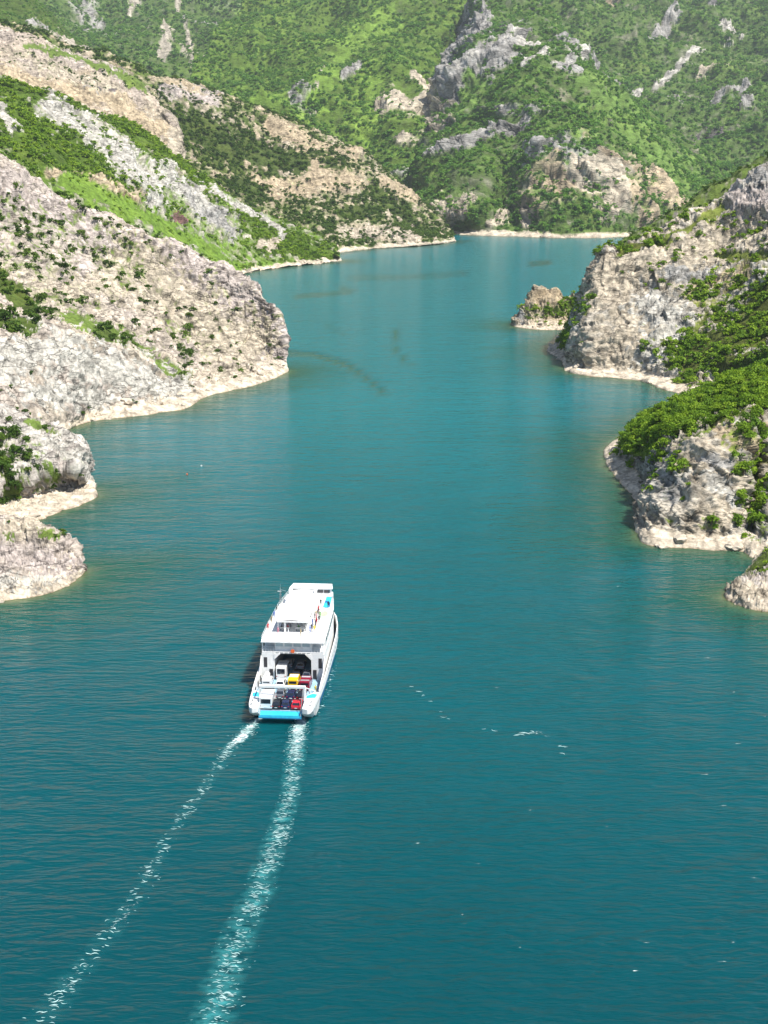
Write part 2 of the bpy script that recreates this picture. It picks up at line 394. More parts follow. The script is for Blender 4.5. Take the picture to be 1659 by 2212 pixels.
# ---- left shore, the big pink cliff
hill('cliff', 'great pinkish bare cliff running down to the lake on the left shore', [
    SZ([(623, 800), (603, 812), (545, 833), (450, 854), (398, 882), (300, 897), (200, 909), (134, 934), (60, 1000), (-150, 1100)]),
    SZ([(621, 793, 2), (600, 796, 3), (543, 812, 3.2), (450, 830, 3.4), (392, 852, 3.6), (298, 874, 3.6), (200, 889, 3.6), (140, 915, 4), (60, 960, 4), (-150, 1060, 4)]),
    SD([(620, 786, 553), (597, 780, 556), (540, 785, 548), (450, 800, 525), (398, 818, 500), (300, 778, 478), (205, 722, 468), (105, 702, 452), (0, 728, 430), (-150, 760, 400)]),
    SD([(618, 776, 556), (600, 750, 560), (548, 740, 562), (455, 745, 552), (400, 760, 535), (310, 735, 522), (215, 690, 506), (110, 655, 490), (0, 668, 470), (-150, 700, 450)]),
    SD([(614, 760, 560), (598, 700, 566), (545, 655, 572), (480, 640, 574), (400, 630, 570), (280, 590, 562), (160, 540, 552), (50, 490, 540), (-40, 470, 528), (-220, 430, 500)]),
    SD([(612, 752, 563), (588, 668, 574), (548, 620, 582), (495, 586, 588), (400, 545, 590), (250, 480, 587), (120, 428, 580), (0, 345, 570), (-100, 300, 555), (-260, 250, 530)])],
    (660, 430), (0.17, 0.08), [
        ('rock', [(0, 430), (200, 500), (450, 600), (560, 680), (600, 780)], 60, 'pink'),
        ('sparse', [(280, 560), (420, 700), (540, 740)], 60, 'buff'),
        ('scrub', [(30, 480), (120, 500), (250, 560)], 40), ('scrub', [(40, 570), (130, 590)], 34), ('sparse', [(120, 640), (260, 620)], 30, 'buff'),
        ('scrub', [(60, 640), (180, 690)], 20), ('scrub', [(270, 610), (300, 600)], 18), ('scrub', [(370, 720), (400, 780)], 14),
        ('wood', [(-10, 600), (30, 640), (70, 680)], 20), ('wood', [(0, 700), (60, 715)], 20), ('turf', [(150, 690), (290, 750)], 16), ('wood', [(210, 725), (290, 750)], 11),
        ('turf', [(300, 765), (400, 822)], 12), ('wood', [(375, 815), (400, 825)], 7),
        ('rock', [(0, 790), (120, 760), (300, 830), (360, 850)], 42, 'white'), ('rock', [(60, 860), (220, 860)], 24, 'white'), ('rock', [(160, 740), (40, 760)], 20, 'white')],
    rock='buff', rock2='pink', amp=(3.2, 1.9, .6), scale=(30, 7.5, 2.4), mat_=MAT_NEAR, tree=(2.0, 4.4), dens=.055, back=(-25, 70, 0), strata=(.45, .25, .85))
# ---- left shore, slope with white outcrops
hill('hill', 'green slope with white rock outcrops on the left shore', [
    [Z(738, 563)] + SZ([(700, 569), (640, 575), (560, 585), (505, 597)]) + [Wd(400, 960, 5), Wd(250, 870, 20), Wd(0, 790, 55), Wd(-220, 760, 70)],
    SZ([(736, 557, 3), (700, 561, 4), (640, 567, 4), (560, 577, 4), (506, 588, 4)]) + [Wd(400, 985, 15), Wd(250, 900, 35), Wd(0, 830, 70), Wd(-220, 800, 85)],
    SD([(733, 553, 1205), (690, 540, 1225), (620, 522, 1215), (550, 505, 1190), (498, 500, 1150), (400, 465, 1080), (250, 395, 990), (0, 300, 910), (-220, 230, 880)]),
    SD([(732, 551, 1210), (690, 532, 1245), (630, 510, 1250), (555, 480, 1240), (500, 460, 1210), (400, 410, 1160), (250, 330, 1090), (0, 240, 1010), (-220, 190, 970)]),
    SD([(731, 550, 1215), (690, 526, 1262), (640, 500, 1282), (560, 458, 1290), (500, 425, 1282), (400, 362, 1250), (250, 270, 1190), (0, 190, 1110), (-220, 150, 1060)])],
    (470, 210), (0.55, 0.7), [
        ('wood', [(0, 250), (120, 330), (230, 400)], 75), ('wood', [(0, 200), (200, 240), (380, 350), (440, 420)], 26), ('wood', [(560, 540), (700, 550)], 20), ('wood', [(520, 470), (640, 530)], 22),
        ('rock', [(100, 240), (170, 290), (250, 330)], 24, 'white'), ('sparse', [(180, 280), (300, 400), (330, 440)], 26, 'white'), ('rock', [(270, 350), (350, 400)], 16, 'white'),
        ('sparse', [(350, 380), (420, 450)], 18, 'white'), ('rock', [(415, 430), (430, 470), (490, 500)], 22, 'grey'), ('rock', [(420, 425), (425, 450)], 14, 'white'), ('rock', [(0, 255), (20, 290)], 14, 'white'),
        ('rock', [(455, 415), (520, 455), (600, 500)], 8, 'white'), ('rock', [(560, 535), (590, 540)], 8, 'buff'), ('rock', [(560, 470), (610, 520)], 7, 'white'), ('sparse', [(100, 385), (200, 400), (290, 440)], 10, 'tan'),
        ('rock', [(370, 475), (390, 485)], 8, 'red'), ('rock', [(250, 430), (280, 445)], 7, 'red'), ('rock', [(380, 320), (480, 380)], 6, 'red'),
        ('turf', [(130, 400), (260, 455), (380, 510), (470, 560), (500, 585)], 19), ('turf', [(200, 440), (330, 490), (430, 540)], 20)],
    rock='white', rock2='buff', amp=(11, 3.6, 1.4), scale=(90, 14, 5), mat_=MAT_MID, tree=(3.0, 5.6), dens=.045, back=(-40, 150, 0), turfcol=(.13, .215, .030), fol='light', strata=(.6, .3, .7))
# ---- bare ridge behind it
hill('hill.001', 'bare pinkish tan ridge at the upper left', [
    SD([(392, 362, 1320), (370, 368, 1300), (330, 350, 1285), (270, 320, 1270), (180, 280, 1250), (90, 245, 1220), (0, 215, 1180), (-170, 180, 1150)]),
    SD([(391, 350, 1335), (372, 330, 1330), (325, 300, 1330), (260, 260, 1325), (170, 220, 1310), (85, 185, 1290), (0, 160, 1260), (-170, 120, 1230)]),
    SD([(390, 335, 1350), (372, 290, 1370), (335, 250, 1390), (262, 205, 1395), (180, 165, 1390), (90, 140, 1380), (0, 110, 1365), (-170, 70, 1340)]),
    SD([(388, 320, 1365), (372, 270, 1400), (340, 225, 1430), (270, 172, 1450), (190, 137, 1460), (100, 108, 1460), (0, 66, 1450), (-170, 10, 1420)])],
    (260, 170), (0.12, 0.12), [('turf', [(60, 105), (180, 138), (330, 200)], 7), ('rock', [(60, 130), (200, 190), (240, 210)], 8, 'dark'), ('rock', [(180, 200), (240, 225)], 12, 'grey'), ('rock', [(330, 250), (385, 330)], 30, 'buff'), ('rock', [(0, 170), (250, 230), (330, 290)], 24, 'tan'), ('sparse', [(0, 115), (120, 160), (250, 200)], 14, 'buff'), ('scrub', [(230, 280), (320, 320)], 9)],
    rock='tan', rock2='pink', amp=(9, 3.5, 1.5), scale=(70, 14, 5), mat_=MAT_MID, tree=(2.4, 4.4), dens=.035, back=(-30, 120, 0), strata=(.6, .3, .7))
# ---- rounded scrub hill
hill('hill.002', 'rounded hill of scrub and tan rock ending in a spit', [
    SZ([(986, 521), (940, 529), (880, 534), (800, 538), (730, 546), (620, 556)]) + [Wd(470, 1370, 20), Wd(330, 1420, 60), Wd(130, 1440, 100), Wd(-170, 1450, 120)],
    SZ([(984, 519, 2), (938, 521, 6), (880, 525, 6), (800, 529, 6), (730, 537, 6), (620, 547, 6)]) + [Wd(470, 1400, 40), Wd(330, 1450, 80), Wd(130, 1470, 120), Wd(-170, 1480, 140)],
    SD([(982, 517, 1560), (930, 500, 1590), (868, 480, 1600), (790, 460, 1590), (700, 445, 1560), (590, 430, 1530), (470, 385, 1500), (350, 300, 1500), (150, 200, 1500), (-170, 120, 1500)]),
    SD([(981, 516, 1570), (935, 490, 1630), (880, 440, 1660), (800, 390, 1670), (710, 350, 1660), (600, 330, 1640), (490, 290, 1600), (380, 240, 1580), (200, 160, 1560), (-170, 60, 1550)]),
    SD([(980, 515, 1580), (942, 482, 1670), (900, 440, 1720), (830, 378, 1760), (768, 330, 1780), (715, 288, 1780), (620, 264, 1760), (480, 224, 1710), (330, 168, 1650), (-170, 0, 1600)])],
    (500, 260), (0.72, 0.6), [
        ('wood', [(400, 270), (520, 330), (720, 360)], 44), ('wood', [(800, 420), (880, 470)], 20), ('wood', [(860, 490), (940, 505)], 14), ('wood', [(730, 470), (820, 460)], 12), ('wood', [(500, 400), (560, 420)], 30),
        ('rock', [(580, 270), (650, 295)], 12, 'tan'), ('sparse', [(600, 420), (700, 400), (760, 400)], 26, 'tan'), ('rock', [(680, 360), (690, 410)], 14, 'tan'), ('rock', [(720, 305), (750, 340)], 9, 'buff'), ('sparse', [(620, 300), (760, 340)], 16, 'tan'),
        ('sparse', [(740, 500), (800, 510), (900, 520)], 12, 'buff'), ('sparse', [(820, 400), (900, 440)], 12, 'tan'), ('rock', [(560, 390), (600, 400)], 9, 'tan'),
        ('rock', [(340, 180), (465, 214)], 9, 'tan'), ('sparse', [(350, 200), (460, 225)], 12, 'pink')],
    rock='tan', rock2='buff', amp=(14, 4, 1.6), scale=(110, 18, 6), mat_=MAT_MID, tree=(4.0, 7.0), dens=.032, back=(-20, 200, 0), beach=3.4, turfcol=(.105, .155, .035), strata=(.1, .1, 1))
# ---- right shore, nearest rock
hill('rock_headland.002', 'small pale rock point at the right edge', [
    SZ([(1580, 1272), (1568, 1290), (1592, 1306), (1625, 1316), (1659, 1321), (1780, 1335)]),
    SZ([(1584, 1270, .8), (1578, 1280, 1.4), (1597, 1290, 2), (1628, 1296, 2.2), (1662, 1300, 2.2), (1780, 1310, 2.4)]),
    SZ([(1592, 1262, 2.2), (1590, 1264, 2.6), (1607, 1262, 3.6), (1635, 1262, 4), (1668, 1262, 4.5), (1780, 1270, 5)]),
    SD([(1600, 1255, 263), (1604, 1246, 262), (1616, 1236, 262), (1642, 1218, 263), (1672, 1198, 264), (1780, 1150, 266)]),
    SD([(1606, 1250, 268), (1614, 1235, 268), (1626, 1222, 268), (1650, 1200, 269), (1680, 1180, 271), (1780, 1130, 275)])],
    (190, 120), (0.2, 0.2), [('wood', [(1625, 1225), (1700, 1185)], 20), ('rock', [(1590, 1280), (1700, 1290)], 26, 'buff')],
    rock='white', rock2='pink', amp=(1.4, 1.0, .45), scale=(9, 2.8, 1.0), mat_=MAT_NEAR, tree=(1.2, 2.2), dens=.12, back=(6, 16, -2), beach=.9, fol='light')
# ---- right shore, forested promontory with grey cliff
hill('promontory', 'wooded promontory with a grey cliff and a pale beach on the right shore', [
    SZ([(1520, 855), (1430, 897), (1375, 930), (1345, 945), (1309, 968), (1315, 1005), (1345, 1046), (1377, 1086), (1374, 1130), (1388, 1170), (1440, 1181), (1500, 1184), (1560, 1188), (1605, 1191), (1625, 1203), (1650, 1205), (1800, 1230)]),
    SZ([(1527, 853, 1.5), (1436, 893, 2), (1386, 922, 3), (1364, 940, 3.4), (1352, 966, 3), (1364, 1000, 3), (1390, 1034, 3), (1400, 1066, 3.4), (1388, 1106, 3.6), (1397, 1145, 3.4), (1442, 1153, 3.4), (1500, 1157, 3.4), (1560, 1160, 3.4), (1600, 1163, 3.4), (1628, 1160, 4), (1655, 1170, 4), (1800, 1200, 4)]),
    SD([(1540, 850, 452), (1450, 890, 415), (1395, 922, 385), (1374, 940, 376), (1366, 962, 366), (1378, 990, 350), (1400, 1015, 337), (1412, 1035, 322), (1405, 1070, 309), (1410, 1095, 299), (1448, 1090, 295), (1505, 1080, 293), (1562, 1070, 294), (1604, 1070, 296), (1634, 1060, 324), (1665, 1040, 300), (1800, 1030, 296)]),
    SD([(1590, 835, 400), (1490, 880, 383), (1420, 918, 372), (1392, 935, 365), (1384, 958, 357), (1396, 985, 343), (1415, 1000, 333), (1432, 1000, 322), (1442, 1000, 314), (1460, 985, 308), (1490, 955, 307), (1530, 938, 306), (1575, 922, 306), (1610, 912, 308), (1640, 905, 316), (1672, 900, 312), (1800, 880, 312)]),
    SD([(1620, 815, 382), (1530, 860, 366), (1455, 900, 356), (1425, 915, 350), (1415, 930, 345), (1420, 945, 340), (1430, 950, 335), (1445, 945, 330), (1462, 935, 328), (1485, 925, 326), (1520, 905, 328), (1560, 885, 330), (1595, 865, 332), (1625, 850, 336), (1650, 840, 342), (1680, 830, 340), (1800, 800, 340)]),
    SD([(1672, 790, 368), (1580, 838, 355), (1500, 880, 345), (1465, 898, 342), (1455, 905, 341), (1455, 906, 340), (1460, 902, 339), (1470, 898, 339), (1485, 890, 340), (1510, 876, 343), (1545, 858, 346), (1585, 836, 352), (1615, 820, 357), (1645, 805, 362), (1672, 790, 368), (1710, 775, 370), (1800, 745, 374)])],
    (560, 330), (0.12, 0.1), [
        ('wood', [(1370, 950), (1460, 920), (1560, 870), (1700, 800)], 42), ('wood', [(1380, 925), (1480, 880), (1600, 830), (1720, 780)], 34), ('wood', [(1400, 970), (1500, 930)], 18), ('wood', [(1530, 900), (1680, 850)], 34),
        ('turf', [(1385, 985), (1450, 970), (1480, 975)], 13), ('turf', [(1420, 1000), (1500, 950), (1560, 925)], 9), ('rock', [(1390, 1010), (1420, 1005)], 9, 'white'), ('turf', [(1420, 1035), (1440, 1040)], 8),
        ('rock', [(1560, 940), (1659, 925)], 16, 'tan'), ('rock', [(1480, 1000), (1560, 1010), (1580, 1100), (1520, 1130)], 40, 'buff'), ('rock', [(1540, 1040), (1590, 1090)], 18, 'white'), ('sparse', [(1440, 1000), (1460, 1080)], 20, 'grey'), ('scrub', [(1470, 1000), (1485, 1020)], 12),
        ('rock', [(1530, 1000), (1590, 1020)], 12, 'grey'), ('scrub', [(1610, 960), (1640, 1040), (1630, 1140)], 30, 'grey'), ('scrub', [(1590, 960), (1659, 1000)], 20, 'tan'), ('scrub', [(1445, 1130), (1460, 1135)], 7), ('scrub', [(1520, 1135), (1545, 1138)], 7),
        ('rock', [(1400, 1100), (1420, 1150)], 16, 'buff')],
    rock='buff', rock2='white', amp=(3.0, 1.6, .6), scale=(18, 4.4, 1.6), mat_=MAT_NEAR, tree=(2.2, 4.2), dens=.20, beach=3.1, fol='light', turfcol=(.14, .19, .03), strata=(.5, -.2, .84))
# ---- right shore, big pale cliff and the wooded slope beside it
hill('cliff.001', 'great pale cliff with a wooded slope on the right shore', [
    SZ([(1310, 722), (1245, 714), (1212, 735), (1184, 757), (1204, 771), (1219, 784), (1221, 800), (1270, 812), (1325, 816), (1385, 822), (1440, 843), (1490, 852), (1530, 845), (1600, 830), (1760, 800)]),
    SZ([(1310, 712, 3), (1252, 702, 3), (1226, 722, 3), (1206, 746, 3), (1216, 757, 3.2), (1228, 770, 3.4), (1230, 784, 3.4), (1274, 796, 3.4), (1328, 800, 3.4), (1390, 805, 3.4), (1448, 820, 3.4), (1502, 832, 3.4), (1540, 828, 4), (1610, 815, 5), (1760, 785, 6)]),
    SD([(1315, 670, 690), (1262, 672, 668), (1246, 695, 640), (1238, 718, 610), (1238, 728, 592), (1240, 735, 574), (1244, 740, 560), (1280, 735, 549), (1332, 735, 547), (1395, 740, 541), (1450, 760, 530), (1515, 785, 515), (1560, 785, 505), (1630, 770, 490), (1760, 745, 470)]),
    SD([(1322, 610, 668), (1280, 612, 652), (1272, 630, 632), (1266, 640, 612), (1264, 645, 598), (1264, 648, 586), (1266, 650, 576), (1298, 650, 571), (1345, 645, 570), (1405, 640, 568), (1460, 650, 560), (1530, 680, 548), (1580, 680, 540), (1645, 660, 530), (1760, 630, 515)]),
    SD([(1345, 548, 650), (1325, 546, 640), (1314, 546, 626), (1306, 548, 614), (1303, 550, 604), (1302, 552, 597), (1303, 556, 592), (1322, 556, 592), (1362, 548, 592), (1425, 538, 592), (1490, 530, 590), (1560, 540, 584), (1610, 520, 580), (1665, 490, 576), (1770, 460, 570)]),
    SD([(1350, 540, 656), (1335, 540, 646), (1322, 541, 632), (1312, 543, 620), (1309, 545, 612), (1308, 546, 606), (1309, 548, 602), (1328, 545, 604), (1372, 532, 608), (1440, 508, 612), (1505, 472, 616), (1565, 430, 618), (1612, 398, 618), (1662, 362, 618), (1780, 300, 612)])],
    (600, 400), (0.12, 0.08), [
        ('sparse', [(1300, 600), (1500, 560), (1650, 480)], 80, 'buff'), ('rock', [(1290, 640), (1400, 700), (1300, 780)], 60, 'buff'), ('rock', [(1420, 760), (1480, 720), (1400, 660)], 34, 'white'),
        ('rock', [(1450, 600), (1550, 600)], 16, 'grey'), ('rock', [(1600, 430), (1659, 440)], 30, 'pink'), ('rock', [(1620, 400), (1659, 385)], 10, 'grey'), ('turf', [(1420, 535), (1520, 480), (1560, 450)], 7), ('turf', [(1560, 560), (1659, 560)], 10), ('scrub', [(1500, 640), (1620, 590)], 18, 'tan'),
        ('scrub', [(1240, 710), (1225, 735)], 13), ('wood', [(1222, 745), (1235, 730)], 9), ('scrub', [(1275, 640), (1255, 720)], 7, 'grey'),
        ('wood', [(1345, 543), (1420, 525)], 10), ('wood', [(1500, 790), (1600, 720), (1700, 680)], 52), ('wood', [(1560, 700), (1700, 640)], 34), ('wood', [(1465, 800), (1520, 770)], 18), ('wood', [(1640, 640), (1760, 660)], 36), ('wood', [(1560, 800), (1760, 760)], 40),
        ('scrub', [(1530, 640), (1590, 680)], 20), ('turf', [(1500, 720), (1530, 690)], 10)],
    rock='buff', rock2='white', amp=(4.2, 2.3, .7), scale=(34, 7, 2.4), mat_=MAT_NEAR, tree=(2.3, 4.4), dens=.13, back=(40, 70, 0), fol='light', turfcol=(.14, .17, .035), strata=(-.35, .3, .88))
hill('hill.003', 'dark rock and green ridge behind the pale cliff', [
    [Wd(1320, 655, 5), Wd(1400, 660, 10), Wd(1480, 670, 15), Wd(1560, 680, 20), Wd(1700, 690, 30)],
    SD([(1338, 545, 668), (1400, 520, 674), (1470, 485, 680), (1540, 440, 686), (1700, 370, 690)]),
    SD([(1345, 534, 690), (1402, 502, 696), (1472, 462, 700), (1540, 410, 706), (1700, 330, 710)])],
    (150, 60), (0.75, 0.8), [('rock', [(1425, 512), (1475, 482)], 12, 'dark')], rock='grey', rock2='buff', amp=(4, 2.4, 1), scale=(30, 7, 3), mat_=MAT_NEAR, tree=(2, 3.6), dens=.06, back=(20, 60, 0))
# ---- islet
hill('islet', 'small tan rock islet with a knob and a green neck', [
    SZ([(1103, 700), (1118, 707), (1136, 709), (1150, 711), (1168, 712), (1185, 712), (1205, 713), (1216, 713), (1240, 716), (1300, 712)]),
    SD([(1105, 694, 712), (1121, 694, 708), (1138, 692, 708), (1152, 692, 708), (1169, 693, 708), (1186, 694, 708), (1205, 695, 708), (1218, 697, 708), (1242, 700, 706), (1300, 696, 706)]),
    SD([(1106, 691, 714), (1123, 684, 712), (1139, 668, 712), (1150, 655, 712), (1169, 656, 712), (1187, 658, 712), (1204, 664, 712), (1215, 675, 712), (1242, 678, 712), (1300, 668, 712)]),
    SD([(1107, 690, 718), (1125, 679, 719), (1141, 650, 719), (1153, 626, 720), (1169, 616, 722), (1186, 628, 722), (1205, 634, 722), (1213, 656, 722), (1240, 645, 724), (1300, 622, 726)])],
    (230, 100), (0.1, 0.1), [('wood', [(1215, 672), (1290, 650)], 12), ('scrub', [(1150, 675), (1200, 670), (1260, 665)], 16), ('wood', [(1200, 668), (1280, 655)], 13), ('rock', [(1150, 640), (1200, 640)], 16, 'tan'), ('rock', [(1126, 690)], 9, 'grey')],
    rock='tan', rock2='buff', amp=(3.0, 1.8, .7), scale=(12, 4.4, 1.8), mat_=MAT_NEAR, fol='light', tree=(2.2, 3.8), dens=.16, back=(6, 16, -2), beach=1.7)
# ---- mountains across the lake
FARK = dict(mat_=MAT_FAR, fol='far', turfcol=(.125, .205, .045), rock='grey', rock2='buff')
hill('mountain', 'central green mountain with grey crags rising from the far shore', [
    SZ([(880, 500), (955, 504), (1040, 509), (1120, 511), (1200, 514), (1280, 514), (1360, 511), (1420, 507), (1500, 500), (1600, 492)]),
    SZ([(880, 494, 6), (955, 497, 6), (1040, 501, 6), (1120, 503, 6), (1200, 506, 6), (1280, 506, 6), (1360, 503, 6), (1420, 499, 6), (1500, 492, 6), (1600, 484, 6)]),
    SD([(890, 470, 1740), (950, 458, 1710), (1035, 450, 1700), (1085, 448, 1760), (1170, 432, 1700), (1290, 428, 1690), (1390, 435, 1700), (1460, 450, 1730), (1540, 462, 1790), (1620, 468, 1830)]),
    SD([(905, 445, 1850), (945, 405, 1850), (1020, 372, 1830), (1080, 352, 1860), (1180, 335, 1800), (1290, 330, 1780), (1390, 352, 1810), (1460, 395, 1860), (1530, 430, 1930), (1610, 450, 1960)]),
    SD([(915, 420, 1960), (940, 340, 1990), (1000, 300, 1960), (1070, 262, 1960), (1150, 235, 1940), (1260, 230, 1920), (1350, 270, 1960), (1430, 335, 2010), (1510, 395, 2060), (1590, 435, 2080)]),
    SD([(925, 400, 2080), (945, 260, 2200), (985, 200, 2150), (1040, 150, 2150), (1110, 110, 2180), (1200, 150, 2140), (1310, 215, 2140), (1405, 285, 2160), (1490, 365, 2160), (1580, 422, 2160)]),
    SD([(930, 390, 2150), (950, 190, 2450), (990, 90, 2550), (1040, 14, 2600), (1110, 30, 2550), (1235, 130, 2400), (1365, 228, 2320), (1462, 325, 2240), (1520, 375, 2210), (1590, 420, 2190)])],
    (540, 380), (0.80, .84), [
        ('rock', [(1110, 85), (1080, 135), (1020, 175), (980, 205)], 36, 'grey'), ('rock', [(1110, 80), (1150, 110)], 16, 'white'), ('rock', [(960, 200), (1040, 165)], 16, 'white'), ('rock', [(1050, 30), (1000, 90), (960, 140)], 14, 'grey'),
        ('rock', [(1190, 150), (1230, 165)], 13, 'white'), ('rock', [(1140, 180), (1170, 165)], 9, 'white'), ('sparse', [(1190, 185), (1240, 190)], 8, 'grey'),
        ('sparse', [(950, 230), (990, 260), (960, 290)], 22, 'buff'), ('rock', [(975, 215), (950, 270)], 11, 'buff'), ('open', [(1040, 200), (1000, 260)], 16),
        ('scrub', [(1170, 440), (1240, 390), (1350, 395), (1400, 450)], 50, 'tan'), ('sparse', [(1250, 400), (1340, 410), (1330, 450)], 32, 'buff'), ('rock', [(1270, 395), (1330, 400)], 14, 'buff'), ('rock', [(1180, 365), (1230, 385)], 10, 'grey'), ('scrub', [(1160, 360), (1250, 370)], 24, 'grey'), ('sparse', [(1400, 390), (1470, 440)], 18, 'tan'), ('scrub', [(1370, 420), (1390, 470)], 26, 'tan'),
        ('sparse', [(960, 470), (1010, 450)], 18, 'buff'), ('sparse', [(1060, 490), (1090, 470)], 14, 'buff'), ('rock', [(1140, 490), (1150, 470)], 8, 'buff'), ('rock', [(1080, 330), (1150, 290)], 7, 'grey'), ('rock', [(950, 380), (1100, 320)], 5, 'grey'), ('scrub', [(1100, 280), (1200, 270)], 7, 'grey'),
        ('rock', [(1180, 100), (1300, 170), (1330, 190)], 4, 'grey'),
        ('wood', [(1190, 490), (1250, 480)], 14), ('wood', [(1020, 480), (1080, 430), (1110, 400)], 14), ('open', [(1250, 200), (1350, 280), (1480, 400)], 16)],
    amp=(58, 12, 4), scale=(250, 40, 14), tree=(5, 9.5), dens=.022, back=(40, 300, 0), beach=3.4, **FARK)
hill('mountain.001', 'green mountain side at the right beyond the valley', [
    SD([(1060, 60, 2700), (1170, 130, 2620), (1290, 230, 2450), (1400, 320, 2340), (1490, 410, 2250), (1570, 460, 2150), (1659, 480, 2000), (1830, 490, 1900)]),
    SD([(1090, 20, 2900), (1200, 80, 2820), (1320, 170, 2680), (1420, 250, 2560), (1510, 330, 2460), (1590, 370, 2350), (1680, 390, 2200), (1830, 390, 2120)]),
    SD([(1110, -20, 3150), (1230, 40, 3050), (1350, 110, 2920), (1450, 170, 2780), (1530, 240, 2680), (1610, 280, 2560), (1700, 290, 2440), (1830, 290, 2350)]),
    SD([(1130, -60, 3450), (1260, -10, 3350), (1380, 40, 3240), (1470, 80, 3080), (1550, 130, 2980), (1630, 160, 2860), (1710, 170, 2750), (1830, 160, 2680)]),
    SD([(1150, -130, 3800), (1280, -110, 3750), (1400, -70, 3600), (1490, -20, 3450), (1560, 20, 3350), (1640, 40, 3250), (1720, 50, 3150), (1830, 40, 3100)]),
    SD([(1150, -200, 4100), (1280, -190, 4050), (1400, -160, 3950), (1490, -130, 3850), (1560, -110, 3750), (1640, -100, 3650), (1720, -90, 3600), (1830, -90, 3550)])],
    (330, 340), (0.80, .83), [
        ('rock', [(1390, 110), (1460, 60), (1560, 10)], 8, 'grey'), ('rock', [(1560, 90), (1600, 100)], 13, 'white'), ('rock', [(1420, 180), (1500, 130)], 9, 'white'), ('rock', [(1500, 175), (1560, 180)], 8, 'buff'), ('rock', [(1540, 245), (1620, 225)], 11, 'grey'),
        ('scrub', [(1440, 240), (1520, 270)], 16, 'grey'), ('rock', [(1350, 200), (1370, 215)], 8, 'white'), ('scrub', [(1480, 320), (1560, 330)], 12, 'dark'), ('rock', [(1600, 290), (1640, 270)], 7, 'grey'), ('sparse', [(1290, 25), (1345, 30)], 9, 'tan')],
    amp=(80, 14, 4.5), scale=(280, 48, 18), tree=(6, 11), dens=.015, **FARK)
hill('mountain.002', 'sunlit green spur left of the central mountain', [
    SD([(380, 260, 2020), (500, 290, 2000), (640, 320, 1980), (760, 380, 1940), (850, 440, 1900), (915, 475, 1860), (945, 480, 1900), (985, 470, 2000)]),
    SD([(400, 200, 2250), (520, 225, 2200), (650, 250, 2120), (760, 290, 2060), (850, 340, 2000), (905, 370, 1990), (935, 370, 2080), (975, 380, 2200)]),
    SD([(430, 140, 2500), (540, 165, 2420), (660, 170, 2300), (770, 200, 2220), (850, 230, 2130), (905, 250, 2150), (940, 240, 2280), (980, 260, 2400)]),
    SD([(490, 60, 2850), (590, 80, 2750), (710, 90, 2600), (800, 110, 2500), (870, 130, 2400), (920, 140, 2400), (950, 150, 2500), (990, 160, 2600)]),
    SD([(600, -60, 3300), (700, -40, 3200), (810, -20, 3000), (880, 0, 2850), (940, 10, 2750), (990, 20, 2700), (1020, 20, 2780), (1060, 30, 2850)]),
    SD([(650, -150, 3600), (760, -140, 3500), (870, -120, 3350), (950, -110, 3200), (1010, -100, 3100), (1060, -90, 3050), (1090, -80, 3100), (1130, -70, 3150)])],
    (360, 360), (0.78, .90), [
        ('rock', [(745, 150), (700, 190), (672, 255)], 7, 'scree'), ('scrub', [(630, 230), (660, 240)], 16, 'grey'), ('rock', [(800, 165), (740, 200)], 5, 'grey'),
        ('sparse', [(800, 240), (850, 230), (900, 250)], 20, 'buff'), ('rock', [(880, 200), (910, 220)], 8, 'buff'), ('scrub', [(860, 310), (920, 330)], 14, 'buff'), ('scrub', [(820, 380), (890, 420)], 16, 'grey'), ('open', [(850, 60), (740, 130), (700, 220)], 22), ('open', [(820, 160), (780, 280)], 22), ('open', [(560, 260), (640, 220)], 14)],
    amp=(56, 12, 4), scale=(250, 42, 15), tree=(5, 9.5), dens=.018, **dict(FARK, turfcol=(.14, .23, .035)))
hill('mountain.003', 'hazy green mountain wall behind the left ridges', [
    SD([(-200, 120, 2500), (0, 180, 2450), (200, 240, 2450), (400, 290, 2450), (600, 290, 2600), (800, 260, 2800), (1000, 180, 3100), (1200, 120, 3400)]),
    SD([(-200, 40, 2900), (0, 90, 2850), (200, 140, 2900), (400, 180, 2850), (600, 170, 3000), (800, 140, 3200), (1000, 80, 3500), (1200, 40, 3800)]),
    SD([(-200, -30, 3300), (0, 0, 3300), (200, 60, 3350), (400, 90, 3300), (600, 80, 3400), (800, 50, 3600), (1000, 0, 3900), (1200, -30, 4200)]),
    SD([(-200, -110, 3800), (0, -70, 3800), (200, -20, 3850), (400, 0, 3800), (600, 0, 3900), (800, -30, 4100), (1000, -70, 4300), (1200, -90, 4500)]),
    SD([(-200, -200, 4300), (0, -180, 4300), (200, -150, 4300), (400, -140, 4300), (600, -140, 4400), (800, -150, 4600), (1000, -170, 4800), (1200, -190, 5000)])],
    (380, 280), (0.82, .85), [
        ('rock', [(360, 110), (350, 160)], 12, 'scree'), ('rock', [(385, 40), (395, 80), (440, 180)], 4, 'scree'), ('sparse', [(400, 150), (440, 190)], 14, 'scree'), ('scrub', [(400, 75), (520, 90), (600, 80)], 14, 'grey'), ('rock', [(280, 45), (300, 20)], 8, 'scree'), ('scrub', [(150, 0), (230, 90)], 22, 'grey'), ('scrub', [(230, 20), (330, 10)], 12, 'white'), ('scrub', [(470, 20), (560, 30)], 16, 'grey'), ('rock', [(480, 100), (510, 120)], 7, 'buff')],
    amp=(80, 14, 5), scale=(300, 55, 20), tree=(6.5, 12), dens=.012, **FARK)
